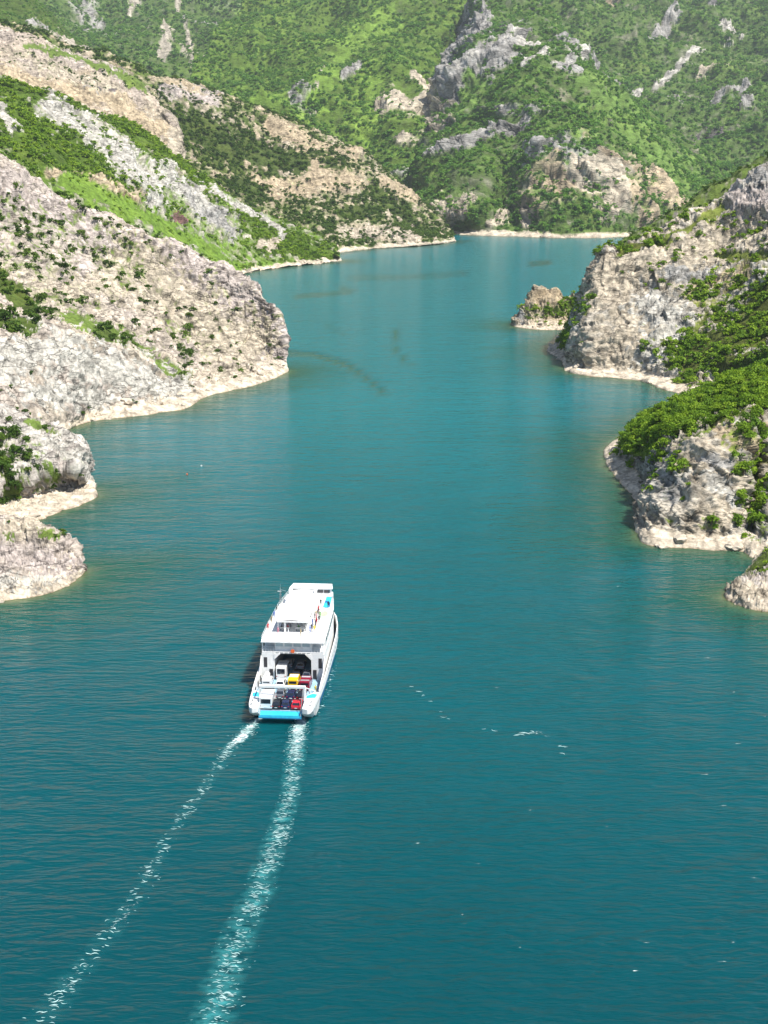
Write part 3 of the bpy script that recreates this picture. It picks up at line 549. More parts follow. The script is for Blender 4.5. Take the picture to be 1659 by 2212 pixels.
hill('mountain.004', 'green shoulder at the top left corner', [
    SD([(-200, 60, 2000), (0, 110, 2000), (120, 150, 2000), (220, 190, 2050), (310, 220, 2100)]),
    SD([(-200, -20, 2200), (0, 30, 2200), (110, 90, 2200), (210, 145, 2200), (300, 190, 2200)]),
    SD([(-200, -120, 2500), (20, -30, 2450), (105, 45, 2400), (205, 115, 2350), (295, 172, 2300)])],
    (180, 100), (0.9, 1.0), [('rock', [(120, 80), (180, 125)], 12, 'scree'), ('rock', [(60, 62), (90, 70)], 8, 'grey')],
    amp=(16, 8, 3), scale=(160, 40, 14), tree=(3, 5.5), dens=.018, back=(-40, 250, 0), **dict(FARK, turfcol=(.11, .18, .03)))
print('hills built; seeds', sum(len(s['p']) for s in SCAT))

# ------------------------------------------------------------------ vegetation
def leaf_cluster(seed, n, leaf, tall, lobes, mat_):
    r = np.random.default_rng(seed)
    cs = r.normal(size=(lobes, 3)) * np.array([.42, .42, .26 * tall]); cs[:, 2] += .62 * tall
    cs[0] = (0, 0, .75 * tall); rs = r.uniform(.34, .58, lobes)
    V = []; F = []; A = []
    for k in range(n):
        j = r.integers(lobes); d = r.normal(size=3); d /= np.linalg.norm(d); d[2] = abs(d[2]) * .9 - .25 * (r.random() < .35)
        p = cs[j] + d * rs[j] * np.array([1, 1, .9]) * r.uniform(.72, 1.08)
        if p[2] < .02: p[2] = abs(p[2]) * .3
        nrm = d + r.normal(size=3) * .55; nrm /= np.linalg.norm(nrm)
        t = np.cross(nrm, r.normal(size=3)); t /= np.linalg.norm(t); b = np.cross(nrm, t)
        sz = leaf * r.uniform(.6, 1.25); i = len(V)
        V += [p - t * sz, p - b * sz * .62, p + t * sz, p + b * sz * .62]; F.append((i, i + 1, i + 2, i + 3)); A += [r.random()] * 4
    me = mesh_from('crown', V, F, [mat_])
    at = me.attributes.new('leaf', 'FLOAT', 'POINT'); at.data.foreach_set('value', A)
    return me
def trunk_mesh(seed, tall):
    r = random.Random(seed); V = []; F = []
    def limb(a, b, r0, r1):
        ax = (Vector(b) - Vector(a)).normalized(); u = ax.orthogonal().normalized(); w = ax.cross(u); i = len(V)
        for c, q in ((a, r0), (b, r1)):
            for k in range(6):
                an = k * math.pi / 3; V.append(Vector(c) + (u * math.cos(an) + w * math.sin(an)) * q)
        for k in range(6): F.append((i + k, i + (k + 1) % 6, i + 6 + (k + 1) % 6, i + 6 + k))
    t = (r.uniform(-.08, .08), r.uniform(-.08, .08), .45 * tall)
    limb((0, 0, -.35), t, .085, .06)
    for k in range(5):
        a = k * 1.26 + r.random(); limb(t, (math.cos(a) * .45, math.sin(a) * .45, .45 * tall + r.uniform(.15, .45) * tall), .045, .015)
    return mesh_from('trunk', V, F, [BARK])
FM = {'dark': FOL_DARK, 'light': FOL_LIGHT, 'far': FOL_FAR}
NEAR_T = {k: [(leaf_cluster(10 + i, 340, .135, [.85, 1.0, 1.25, .7][i], 8, m), trunk_mesh(i, [.85, 1.0, 1.25, .7][i])) for i in range(4)] for k, m in FM.items() if k != 'far'}
MID_T = {k: [leaf_cluster(40 + i, 90, .25, [.8, 1.0, 1.2][i], 6, m) for i in range(3)] for k, m in FM.items()}
TCOL = {}
for k, ms in MID_T.items():
    c = bpy.data.collections.new('clump_kinds_' + k)
    for i, me in enumerate(ms):
        o = bpy.data.objects.new('leaf_clump_%s' % k, me); c.objects.link(o)
    TCOL[k] = c
def instancer_tree(kind):
    ng = bpy.data.node_groups.new('scatter_' + kind, 'GeometryNodeTree')
    ng.interface.new_socket('Geometry', in_out='INPUT', socket_type='NodeSocketGeometry'); ng.interface.new_socket('Geometry', in_out='OUTPUT', socket_type='NodeSocketGeometry')
    N = ng.nodes.new; L = ng.links.new
    gi, go = N('NodeGroupInput'), N('NodeGroupOutput')
    ci = N('GeometryNodeCollectionInfo'); ci.inputs['Collection'].default_value = TCOL[kind]; ci.inputs['Separate Children'].default_value = True; ci.inputs['Reset Children'].default_value = True
    ip = N('GeometryNodeInstanceOnPoints'); ip.inputs['Pick Instance'].default_value = True
    def attr(nm, t):
        a = N('GeometryNodeInputNamedAttribute'); a.data_type = t; a.inputs['Name'].default_value = nm
        return [x for x in a.outputs if x.enabled and x.name == 'Attribute'][0]
    L(gi.outputs[0], ip.inputs['Points']); L(ci.outputs[0], ip.inputs['Instance'])
    L(attr('kind_index', 'INT'), ip.inputs['Instance Index']); L(attr('turn', 'FLOAT_VECTOR'), ip.inputs['Rotation']); L(attr('size', 'FLOAT_VECTOR'), ip.inputs['Scale'])
    L(ip.outputs[0], go.inputs[0]); return ng
STONE = simple('shore_stone', (.50, .43, .34), .95, wear=.2)
sc_ = bpy.data.collections.new('stone_kinds')
for i in range(3):
    b_ = bmesh.new(); bmesh.ops.create_icosphere(b_, subdivisions=2, radius=1)
    pv = np.array([v.co for v in b_.verts]); nz_ = worley(pv * 1.1 + i * 9, 1.0)[0]
    for v, q_ in zip(b_.verts, nz_): v.co *= 1 + .5 * float(q_); v.co.z *= .7
    me_ = bpy.data.meshes.new('stone'); b_.to_mesh(me_); b_.free(); me_.materials.append(STONE)
    sc_.objects.link(bpy.data.objects.new('stone_kind', me_))
TCOL['stone'] = sc_
TREES = {k: instancer_tree(k) for k in TCOL}
def mass(name, label, kind, p, s):
    n = len(p)
    if not n: return
    me = bpy.data.meshes.new(name); me.vertices.add(n); me.vertices.foreach_set('co', p.astype(np.float32).reshape(-1))
    a = me.attributes.new('kind_index', 'INT', 'POINT'); a.data.foreach_set('value', rng.integers(0, 3, n).astype(np.int32))
    a = me.attributes.new('turn', 'FLOAT_VECTOR', 'POINT'); t = np.zeros((n, 3), np.float32); t[:, 2] = rng.uniform(0, 6.28, n); t[:, :2] = rng.normal(size=(n, 2)) * .12; a.data.foreach_set('vector', t.reshape(-1))
    a = me.attributes.new('size', 'FLOAT_VECTOR', 'POINT'); t = np.stack([s * rng.uniform(.8, 1.25, n), s * rng.uniform(.8, 1.25, n), s * rng.uniform(.7, 1.15, n)], 1) * .5; a.data.foreach_set('vector', t.astype(np.float32).reshape(-1))
    o = bpy.data.objects.new(name, me); COL.objects.link(o); o['kind'] = 'stuff'; o['label'] = label
    md = o.modifiers.new('scatter', 'NODES'); md.node_group = TREES[kind]
PLACE = {'rock_headland': 'the nearest pinkish headland at the left edge', 'rock_headland.001': 'the pale headland above a beach on the left', 'cliff': 'the great pink cliff on the left shore',
         'hill': 'the slope with white outcrops on the left', 'hill.001': 'the bare ridge at the upper left', 'hill.002': 'the rounded scrub hill beyond the left shore', 'rock_headland.002': 'the rock point at the right edge',
         'promontory': 'the wooded promontory on the right shore', 'cliff.001': 'the great pale cliff on the right shore', 'hill.003': 'the dark ridge behind the pale cliff', 'islet': 'the small islet off the right cliff',
         'mountain': 'the central mountain', 'mountain.001': 'the right mountain side', 'mountain.002': 'the sunlit spur', 'mountain.003': 'the hazy mountain wall', 'mountain.004': 'the shoulder at the top left'}
NEARH = ('rock_headland', 'rock_headland.001', 'cliff', 'rock_headland.002', 'promontory', 'cliff.001', 'islet')
SHORT = {'rock_headland': 'the nearest left headland', 'rock_headland.001': 'the left headland with beach', 'cliff': 'the great pink cliff', 'rock_headland.002': 'the right-edge rock point',
         'promontory': 'the wooded promontory', 'cliff.001': 'the great pale cliff', 'islet': 'the small islet'}
EXT = {}; QS = {s_['hill']: (np.quantile(s_['s'], .62), np.quantile(s_['s'], .9)) if len(s_['s']) else (0, 0) for s_ in SCAT}
for s in SCAT:
    v = (s['sx'] > 0) & (s['sx'] < 1659)
    if v.any(): EXT[s['hill']] = (s['sx'][v].min(), s['sx'][v].max(), s['sy'][v].min(), s['sy'][v].max())
cand = []
for si, s in enumerate(SCAT):
    s['take'] = np.zeros(len(s['p']), bool)
    if s['hill'] in NEARH:
        dist = np.linalg.norm(s['p'] - np.array([0, 0, CAM_H]), axis=1)
        for i in np.nonzero((s['sx'] > -6) & (s['sx'] < 1665))[0]: cand.append((s['s'][i] / dist[i], si, i))
cand.sort(reverse=True)
bpy.context.view_layer.update()
dg = bpy.context.evaluated_depsgraph_get()
picked = 0
KSH = {}
for ap, si, i in cand[:2600]:
    if picked >= 290: break
    s = SCAT[si]; p = Vector(s['p'][i]); eye = Vector((0, 0, CAM_H)); top = p + Vector((0, 0, s['s'][i] * .55))
    dv = top - eye
    hit = SC.ray_cast(dg, eye, dv.normalized(), distance=dv.length - 1.2)
    if hit[0]: continue
    s['take'][i] = True; picked += 1
    kind = s['fol']; k = random.randrange(4); dense = s['d'][i] > .75
    crown, trunk = NEAR_T[kind][k]
    form = ['rounded', 'full', 'tall', 'low spreading'][k]
    nm = 'tree' if dense and kind == 'light' else 'shrub'
    w = 'in the dense wood of' if dense else 'growing out of bare rock on'
    sc = s['s'][i] * .5
    root = bpy.data.objects.new(nm, None); COL.objects.link(root); root.location = p; root.rotation_euler = (0, 0, random.uniform(0, 6.28))
    root.scale = (sc * random.uniform(.85, 1.2), sc * random.uniform(.85, 1.2), sc * random.uniform(.8, 1.15)); root.empty_display_size = .2
    x0, x1, y0, y1 = EXT[s['hill']]
    fx, fy = (s['sx'][i] - x0) / (x1 - x0 + 1e-6), (s['sy'][i] - y0) / (y1 - y0 + 1e-6)
    hz = ('upper left', 'upper middle', 'upper right', 'middle left', 'centre', 'middle right', 'lower left', 'lower middle', 'lower right')[min(2, int(fy * 3)) * 3 + min(2, int(fx * 3))]
    szw = 'small' if s['s'][i] < QS[s['hill']][0] else ('large' if s['s'][i] > QS[s['hill']][1] else 'middle-sized')
    root['label'] = '%s %s %s %s %s, %s of %s' % (szw, form, 'bright' if kind == 'light' else 'dark', nm, 'in dense wood' if dense else 'on bare rock', hz, SHORT[s['hill']])
    root['category'] = nm; root['group'] = '%s %s %ss, %s of %s' % (szw, form, nm, hz, SHORT[s['hill']])
    for nmc, me in (('crown', crown), ('trunk', trunk)):
        c = bpy.data.objects.new(nmc, me); COL.objects.link(c); c.parent = root
print('picked', picked)
for s in SCAT:
    m = ~s['take']
    mass('hillside_wood' if s['hill'] in ('promontory', 'mountain', 'mountain.001', 'mountain.002', 'mountain.003', 'mountain.004') else 'hillside_scrub', 'leafy growth covering ' + PLACE[s['hill']], s['fol'], s['p'][m] - s['n'][m] * .15, s['s'][m])

for P_ in STN:
    mass('shore_stones', 'loose pale stones strewn along the bleached shoreline', 'stone', P_, rng.uniform(.5, 1.0, len(P_)) ** 3 * 3.4)

# ------------------------------------------------------------------ water
na, nrr = 300, 460
ang = np.linspace(R(-48), R(48), na); rad = np.exp(np.linspace(math.log(8), math.log(5200), nrr))
WX = np.sin(ang)[:, None] * rad[None]; WY = np.cos(ang)[:, None] * rad[None] - 4
Wp = np.stack([WX, WY, np.zeros_like(WX)], -1)
wme = grid_mesh('lake_water', Wp)
if wme.polygons[0].normal.z < 0: wme.flip_normals()
wf = Wp.reshape(-1, 3)
dsh = np.full(len(wf), 1e9, np.float32)
for sh in SHORES: dsh = np.minimum(dsh, seg_dist(wf[:, 0], wf[:, 1], sh))
sn = fbm(np.stack([wf[:, 0] / 22, wf[:, 1] / 22, wf[:, 2]], 1), 3)
shal = np.exp(-dsh / (1.5 + 1.6 * sn)) * (rad[None].repeat(na, 0).reshape(-1) < 2600)
wx, wy = project(wf)
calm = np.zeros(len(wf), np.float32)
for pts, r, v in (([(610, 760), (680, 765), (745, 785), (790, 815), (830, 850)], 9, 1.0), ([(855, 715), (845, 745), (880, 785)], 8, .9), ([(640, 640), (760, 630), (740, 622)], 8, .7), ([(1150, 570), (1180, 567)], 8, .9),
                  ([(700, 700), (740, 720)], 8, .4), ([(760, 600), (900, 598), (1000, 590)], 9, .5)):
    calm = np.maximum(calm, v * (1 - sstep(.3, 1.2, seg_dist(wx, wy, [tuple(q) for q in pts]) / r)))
bank_reflect = np.exp(-(dsh / (20 + 16 * sn)) ** 1.5) * (rad[None].repeat(na, 0).reshape(-1) < 2600) * sstep(0, 1, 1.2 - dsh / 90)
for nm, v in (('shallow', shal), ('calm', calm), ('bank_reflect', bank_reflect)):
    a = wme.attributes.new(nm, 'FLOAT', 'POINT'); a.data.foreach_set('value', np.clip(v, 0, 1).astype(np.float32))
m, nt, b, o = mat('lake_water'); L = nt.links.new
geo = nt.nodes.new('ShaderNodeNewGeometry')
def noise_node(sx, sy, detail, rough=.55, rot=0.0, dist=0.0):
    mp = nt.nodes.new('ShaderNodeMapping'); mp.inputs['Scale'].default_value = (sx, sy, 1); mp.inputs['Rotation'].default_value = (0, 0, rot)
    n = nt.nodes.new('ShaderNodeTexNoise'); n.inputs['Scale'].default_value = 1; n.inputs['Detail'].default_value = detail; n.inputs['Roughness'].default_value = rough; n.inputs['Distortion'].default_value = dist
    L(geo.outputs['Position'], mp.inputs[0]); L(mp.outputs[0], n.inputs['Vector']); return n
def math_(op, a, b_=None, c=None):
    n = nt.nodes.new('ShaderNodeMath'); n.operation = op
    for i, v in enumerate((a, b_, c)):
        if v is None: continue
        if isinstance(v, (int, float)): n.inputs[i].default_value = v
        else: L(v, n.inputs[i])
    return n.outputs[0]
w1 = noise_node(.34, 1.15, 2, .45, .12, .4); w0 = noise_node(.11, .30, 2, .5, -.1, .3); w2_ = noise_node(.9, 2.4, 1, .5, -.15); w3 = noise_node(.05, .09, 3, .5, .3)
hsum = math_('ADD', math_('ADD', w1.outputs[0], math_('MULTIPLY', w0.outputs[0], 1.6)), math_('MULTIPLY', w2_.outputs[0], .16))
ca = nt.nodes.new('ShaderNodeAttribute'); ca.attribute_name = 'calm'
gust = nt.nodes.new('ShaderNodeMapRange'); gust.inputs[1].default_value = .35; gust.inputs[2].default_value = .65; gust.inputs[3].default_value = .6; gust.inputs[4].default_value = 1.0; L(w3.outputs[0], gust.inputs[0])
amp_ = math_('MULTIPLY', gust.outputs[0], math_('SUBTRACT', 1.0, ca.outputs['Fac']))
hh = math_('MULTIPLY', hsum, amp_)
bp = nt.nodes.new('ShaderNodeBump'); bp.inputs['Strength'].default_value = 1.0; bp.inputs['Distance'].default_value = .56; L(hh, bp.inputs['Height']); L(bp.outputs[0], b.inputs['Normal'])
sa = nt.nodes.new('ShaderNodeAttribute'); sa.attribute_name = 'shallow'
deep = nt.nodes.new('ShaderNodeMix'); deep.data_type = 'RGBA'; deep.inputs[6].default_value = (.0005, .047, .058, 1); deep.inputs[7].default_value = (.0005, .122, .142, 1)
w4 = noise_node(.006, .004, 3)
sy = nt.nodes.new('ShaderNodeSeparateXYZ'); L(geo.outputs['Position'], sy.inputs[0])      # paler with distance: the grazing sky reflection painted into the water colour
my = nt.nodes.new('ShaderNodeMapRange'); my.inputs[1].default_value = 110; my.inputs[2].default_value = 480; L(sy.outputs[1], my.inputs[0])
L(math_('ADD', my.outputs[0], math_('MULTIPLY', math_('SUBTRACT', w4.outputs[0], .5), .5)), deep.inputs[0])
sh1 = nt.nodes.new('ShaderNodeValToRGB'); e = sh1.color_ramp.elements; e[0].position = 0; e[0].color = (0, 0, 0, 1); e[1].position = 1; e[1].color = (1, 1, 1, 1)
ba = nt.nodes.new('ShaderNodeAttribute'); ba.attribute_name = 'bank_reflect'
mb = nt.nodes.new('ShaderNodeMix'); mb.data_type = 'RGBA'; L(ba.outputs['Fac'], mb.inputs[0]); L(deep.outputs[2], mb.inputs[6]); mb.inputs[7].default_value = (.004, .058, .034, 1)   # dark green reflections of the hills painted into the water near shore
mf = nt.nodes.new('ShaderNodeMix'); mf.data_type = 'RGBA'; L(math_('MULTIPLY', ca.outputs['Fac'], .7), mf.inputs[0]); L(mb.outputs[2], mf.inputs[6]); mf.inputs[7].default_value = (.001, .058, .056, 1)   # dark hill reflections painted into the calm streaks
mx = nt.nodes.new('ShaderNodeMix'); mx.data_type = 'RGBA'; L(sa.outputs['Fac'], mx.inputs[0]); L(mf.outputs[2], mx.inputs[6]); mx.inputs[7].default_value = (.12, .15, .07, 1)
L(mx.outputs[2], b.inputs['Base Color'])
b.inputs['Roughness'].default_value = .16; b.inputs['IOR'].default_value = 1.33; b.inputs['Specular IOR Level'].default_value = .24
b.subsurface_method = 'BURLEY' if hasattr(b, 'subsurface_method') else None
b.inputs['Subsurface Weight'].default_value = 1.0; b.inputs['Subsurface Radius'].default_value = (.4, 1.0, 1.0); b.inputs['Subsurface Scale'].default_value = 2.2
wme.materials.append(m)
wo_ = bpy.data.objects.new('lake_water', wme); COL.objects.link(wo_); wo_['kind'] = 'structure'; wo_['label'] = 'teal rippled lake water'
lb = mesh_from('lake_bed', [(-6000, -400, -9), (6000, -400, -9), (6000, 6000, -9), (-6000, 6000, -9)], [(0, 1, 2, 3)], [simple('lake_bed', (.2, .2, .12), .9)])
lbo = bpy.data.objects.new('lake_bed', lb); COL.objects.link(lbo); lbo['kind'] = 'structure'
# ------------------------------------------------------------------ haze
hm = bpy.data.materials.new('haze'); hm.use_nodes = True; hn = hm.node_tree
for n in list(hn.nodes):
    if n.type != 'OUTPUT_MATERIAL': hn.nodes.remove(n)
ho = [n for n in hn.nodes if n.type == 'OUTPUT_MATERIAL'][0]
hv = hn.nodes.new('ShaderNodeVolumePrincipled'); hv.inputs['Color'].default_value = (.86, .93, 1, 1); hv.inputs['Density'].default_value = .00005; hv.inputs['Anisotropy'].default_value = .2
hn.links.new(hv.outputs[0], ho.inputs['Volume'])
hb = bmesh.new(); bmesh.ops.create_cube(hb, size=1); bmesh.ops.scale(hb, vec=(13000, 9000, 2020), verts=hb.verts); bmesh.ops.translate(hb, vec=(0, 3500, 999), verts=hb.verts)
hme = bpy.data.meshes.new('haze'); hb.to_mesh(hme); hb.free(); hme.materials.append(hm)
hz_o = bpy.data.objects.new('haze', hme); COL.objects.link(hz_o); hz_o['kind'] = 'stuff'; hz_o['label'] = 'thin pale air haze over the lake and mountains'

# ------------------------------------------------------------------ ferry
class MB:
    def __init__(s): s.V = []; s.F = []; s.M = []
    def poly(s, vs, fs, m=0):
        i = len(s.V); s.V += [tuple(v) for v in vs]; s.F += [tuple(i + k for k in f) for f in fs]; s.M += [m] * len(fs); return s
    def box(s, x0, x1, y0, y1, z0, z1, m=0):
        return s.poly([(x0, y0, z0), (x1, y0, z0), (x1, y1, z0), (x0, y1, z0), (x0, y0, z1), (x1, y0, z1), (x1, y1, z1), (x0, y1, z1)],
                      [(3, 2, 1, 0), (4, 5, 6, 7), (0, 1, 5, 4), (1, 2, 6, 5), (2, 3, 7, 6), (3, 0, 4, 7)], m)
    def bar(s, a, b, r=.04, n=6, m=0):
        a, b = Vector(a), Vector(b); ax = (b - a).normalized(); u = ax.orthogonal().normalized(); w = ax.cross(u)
        vs = [c + (u * math.cos(k * 2 * math.pi / n) + w * math.sin(k * 2 * math.pi / n)) * r for c in (a, b) for k in range(n)]
        return s.poly(vs, [(k, (k + 1) % n, n + (k + 1) % n, n + k) for k in range(n)] + [tuple(range(n))[::-1], tuple(range(n, 2 * n))], m)
    def prism(s, pts, z0, z1, m=0, axis='z'):
        n = len(pts); f = {'z': lambda p, h: (p[0], p[1], h), 'x': lambda p, h: (h, p[0], p[1]), 'y': lambda p, h: (p[0], h, p[1])}[axis]
        return s.poly([f(p, z0) for p in pts] + [f(p, z1) for p in pts], [(k, (k + 1) % n, n + (k + 1) % n, n + k) for k in range(n)] + [tuple(range(n))[::-1], tuple(range(n, 2 * n))], m)
    def build(s, name, mats, parent=None, bevel=0, label=None):
        if not isinstance(mats, (list, tuple)): mats = [mats]
        me = mesh_from(name, s.V, s.F, mats); me.polygons.foreach_set('material_index', s.M)
        bm = bmesh.new(); bm.from_mesh(me); bmesh.ops.recalc_face_normals(bm, faces=bm.faces)
        if bevel: bmesh.ops.bevel(bm, geom=[e for e in bm.edges if len(e.link_faces) == 2 and e.calc_face_angle(0) > .5], offset=bevel, segments=2, affect='EDGES', profile=.6)
        bm.to_mesh(me); bm.free()
        o = bpy.data.objects.new(name, me); COL.objects.link(o); o.parent = parent
        if label: o['label'] = label
        return o
def thing(name, label, cat, loc=(0, 0, 0), rz=0, group=None, scale=1.0):
    o = bpy.data.objects.new(name, None); COL.objects.link(o); o.location = loc; o.rotation_euler = (0, 0, rz); o.scale = (scale,) * 3; o.empty_display_size = .3
    o['label'] = label; o['category'] = cat
    if group: o['group'] = group
    return o
WHITE = simple('white_ship_paint', (.78, .78, .765), .4, wear=.06); HULLB = simple('blue_hull_paint', (.03, .17, .42), .3); CYAN = simple('cyan_ramp_paint', (.03, .46, .66), .4, wear=.1)
DECK = simple('pale_blue_deck', (.30, .48, .62), .6, wear=.12); GLASS = simple('dark_glass', (.015, .02, .03), .08, spec=.8); PALEG = simple('pale_glazing', (.42, .52, .55), .2); DARK = simple('dark_steel', (.03, .03, .035), .6)
GREY = simple('grey_steel', (.35, .37, .38), .5, .3); GREEN = simple('pale_green_paint', (.42, .68, .34), .6); NAVY = simple('dark_blue_marking', (.01, .10, .30), .5); ORANGE = simple('orange_plastic', (.75, .14, .03), .4)
RUB = simple('rubber', (.02, .02, .02), .85); REDL = simple('red_lens', (.45, .01, .01), .2); LENS = simple('clear_lens', (.8, .8, .75), .15); CHROME = simple('bare_metal', (.6, .6, .6), .25, .9)
FO, FR = Vector((-15.7, 187.0, 0)), -R(4)
def fw(x, y, z): return FO + Matrix.Rotation(FR, 3, 'Z') @ Vector((x, y, z))
ferry = thing('ferry', 'white car ferry with blue stern ramp sailing away up the lake', 'ferry', FO, FR)
def hw(s_): return float(np.interp(s_, [-1.6, 0, 3, 6, 12, 28, 33, 37, 40, 42.5, 44], [4.55, 4.85, 5.15, 5.35, 5.55, 5.6, 5.35, 4.7, 3.6, 2.0, .15]))
def topz(s_): return float(np.interp(s_, [-1.6, 6, 14, 27, 36, 44], [2.75, 2.95, 3.4, 4.1, 4.5, 5.0]))
SS = [1.2, 4.6, 6, 9, 12, 16, 20, 24, 28, 31, 33, 35, 37, 38.5, 40, 41.3, 42.5, 43.3, 44]
def shell(name, lv, mats, parent, ss=SS, cap=True):
    m = MB(); n = len(lv(ss[0])); rows = []
    for s_ in ss: rows.append([(x, s_ + dy, z) for x, z, dy in lv(s_)])
    for sgn in (-1, 1):
        vs = [(sgn * x, y, z) for r_ in rows for x, y, z in r_]
        fs = [(i * n + j, (i + 1) * n + j, (i + 1) * n + j + 1, i * n + j + 1) for i in range(len(ss) - 1) for j in range(n - 1)]
        m.poly(vs, fs)
    if cap:
        r_ = rows[0]; vs = [(-x, y, z) for x, y, z in r_] + [(x, y, z) for x, y, z in r_[::-1]]; m.poly(vs, [tuple(range(len(vs)))])
    return m.build(name, mats, parent)
def lo(s_):
    w = hw(s_); f = .93 if s_ < 34 else .93 - .035 * (s_ - 34)
    a_ = 1.0 if s_ < 2 else 0.0
    return [(w * f * .8, -1.2, 3.0 * a_), (w * f, 0.0, 2.2 * a_), (w * .985, 1.55, .0)]
hull = shell('hull', lo, HULLB, ferry)
def up(s_):
    w = hw(s_); t = topz(s_); return [(w * .985, 1.55, 0), (w, 1.9, 0), (w, t, 0), (w - .16, t, 0), (w - .16, 1.62, 0)]
bul = shell('bulwark', up, WHITE, ferry, ss=[5.9] + SS[2:], cap=False)
for sgn in (-1, 1):                # freeing ports and dark openings cut along the bulwark
    for s_, l_ in ((7.2, .8), (9.4, .8), (11.8, .9)):
        w = hw(s_); MB().box(sgn * (w - .20) - .02, sgn * (w - .20) + .02, s_, s_ + l_, 1.75, 2.7).build('opening', DARK, bul)
    for s_ in range(16, 36, 2):
        w = hw(s_ + .4); MB().box(sgn * (w + .004) - .015, sgn * (w + .004) + .015, s_, s_ + .7, 2.5, 2.85).build('scupper', GREY, bul)
pts = [(-hw(s_) + .17, s_) for s_ in SS] + [(hw(s_) - .17, s_) for s_ in SS[::-1]]
MB().prism(pts, 1.45, 1.6).build('car_deck', DECK, ferry)
for sgn in (-1, 1):                # raised stern quarters beside the ramp
    q = [(3.35, -.7), (4.2, -1.0), (4.65, -.7), (4.95, .5), (5.2, 3), (5.36, 6), (4.5, 6.0), (3.35, 4.6)]
    sq = MB().prism([(sgn * x, y) for x, y in q], 1.95, 2.85).build('stern_quarter', WHITE, ferry, bevel=.12)
    nq = len(q); lowr = [(sgn * (3.35 + (x - 3.35) * .9), max(y + 2.6, 2.2) if y < 3 else y, .2) for x, y in q]
    MB().poly([(sgn * x, y, 1.945) for x, y in q] + lowr, [(k, (k + 1) % nq, nq + (k + 1) % nq, nq + k) for k in range(nq)] + [tuple(range(nq, 2 * nq))]).build('counter', WHITE, sq)
    b_ = MB().prism([(sgn * x, y) for x, y in [(3.5, 3.3), (4.9, 3.5), (5.05, 4.9), (4.3, 5.2), (3.5, 4.2)]], 2.855, 2.87).build('deck_patch', CYAN, ferry)
    for y in (0.2, 1.6): MB().bar((sgn * 4.5, y, 2.85), (sgn * 4.5, y, 3.15), .12, 10).build('bollard', GREY, ferry)
rp = MB().prism([(.95, 1.62), (-.36, 1.50), (-.40, 1.36), (.95, 1.40)], -3.2, 3.2, axis='x').build('ramp', CYAN, ferry, bevel=.02)
MB().prism([(-.41, 1.52), (-.50, 1.52), (-.55, 1.14), (-.41, 1.14)], -3.3, 3.3, axis='x').build('ramp_lip', CYAN, rp)
MB().prism([(-.415, 1.13), (-.555, 1.13), (-.555, 1.0), (-.415, 1.0)], -3.3, 3.3, axis='x').build('ramp_edge', HULLB, rp)
for k in range(9): MB().box(-2.9 + k * .72, -2.84 + k * .72, -.3, .8, 1.2, 1.34).build('stiffener', DARK, rp)
g = MB(); g.box(-3.6, 3.6, 2.05, 2.45, 4.85, 5.3)
gt = g.build('gantry', WHITE, ferry, bevel=.08)
for sgn in (-1, 1):
    MB().box(sgn * 3.45 - .19, sgn * 3.45 + .19, 2.06, 2.44, 2.86, 4.84).build('post', WHITE, gt, bevel=.04)
    MB().bar((sgn * 3.5, 2.5, 4.9), (sgn * 4.5, 6.1, 2.9), .1).build('strut', WHITE, gt)
    MB().bar((sgn * 3.2, 2.0, 4.8), (sgn * 3.1, -.8, 1.5), .035).build('ramp_cable', GREY, gt)
def wid(s_): return float(np.interp(s_, [14, 20, 31, 36, 40], [5.1, 5.1, 4.85, 4.3, 3.7]))
for sgn in (-1, 1):
    ss = [14, 17, 20, 24, 28, 31, 34, 36, 38.5]
    pc = [(sgn * (wid(s_) - .05), s_) for s_ in ss] + [(sgn * 3.0, 38.5), (sgn * 3.0, 14)]
    ca_ = MB().prism(pc, 1.6, 5.95).build('side_casing', WHITE, ferry)
    MB().box(sgn * 4.45 - .28, sgn * 4.45 + .28, 13.97, 13.99, 3.6, 5.3).build('door', DARK, ca_)
    MB().box(sgn * 3.55 - .3, sgn * 3.55 + .3, 13.97, 13.99, 1.7, 3.3).build('door', DARK, ca_)
    cnr = [(sgn * 3.0, 5.95), (sgn * 2.0, 5.95), (sgn * 3.0, 5.0)]
    MB().prism(cnr, 13.9, 14.3, axis='y').build('corner_bracket', WHITE, ca_)
    # slanting wing walls running aft from the casing down to the bulwark
    MB().prism([(14, 1.6), (14, 5.6), (12.2, 3.6), (9.0, 3.3), (6.4, 2.9), (6.4, 1.6)], sgn * 5.13 - .05, sgn * 5.13 + .05, axis='x').build('wing_wall', WHITE, ca_)
    for s_ in (7.2, 9.6, 12.1): MB().box(sgn * 5.05 - .03 * sgn - .02, sgn * 5.05 - .03 * sgn + .02, s_, s_ + .55, 1.9, 2.75).build('opening', DARK, ca_)
ss = [14.02, 17, 20, 24, 28, 31, 34, 36, 38.5]
po = [(wid(s_) - .1, s_) for s_ in ss] + [(-wid(s_) + .1, s_) for s_ in ss[::-1]]
MB().prism(po, 5.96, 6.25).build('lounge_floor', WHITE, ferry)
po2 = [(wid(s_) - .1, s_) for s_ in ss[1:]] + [(-wid(s_) + .1, s_) for s_ in ss[:0:-1]]
lg = MB().prism([(3.0, 14.6), (3.0, 17)] + [(wid(s_) - .1, s_) for s_ in ss[1:]] + [(-wid(s_) + .1, s_) for s_ in ss[:0:-1]] + [(-3.0, 17), (-3.0, 14.6)], 6.25, 7.88).build('lounge', WHITE, ferry)
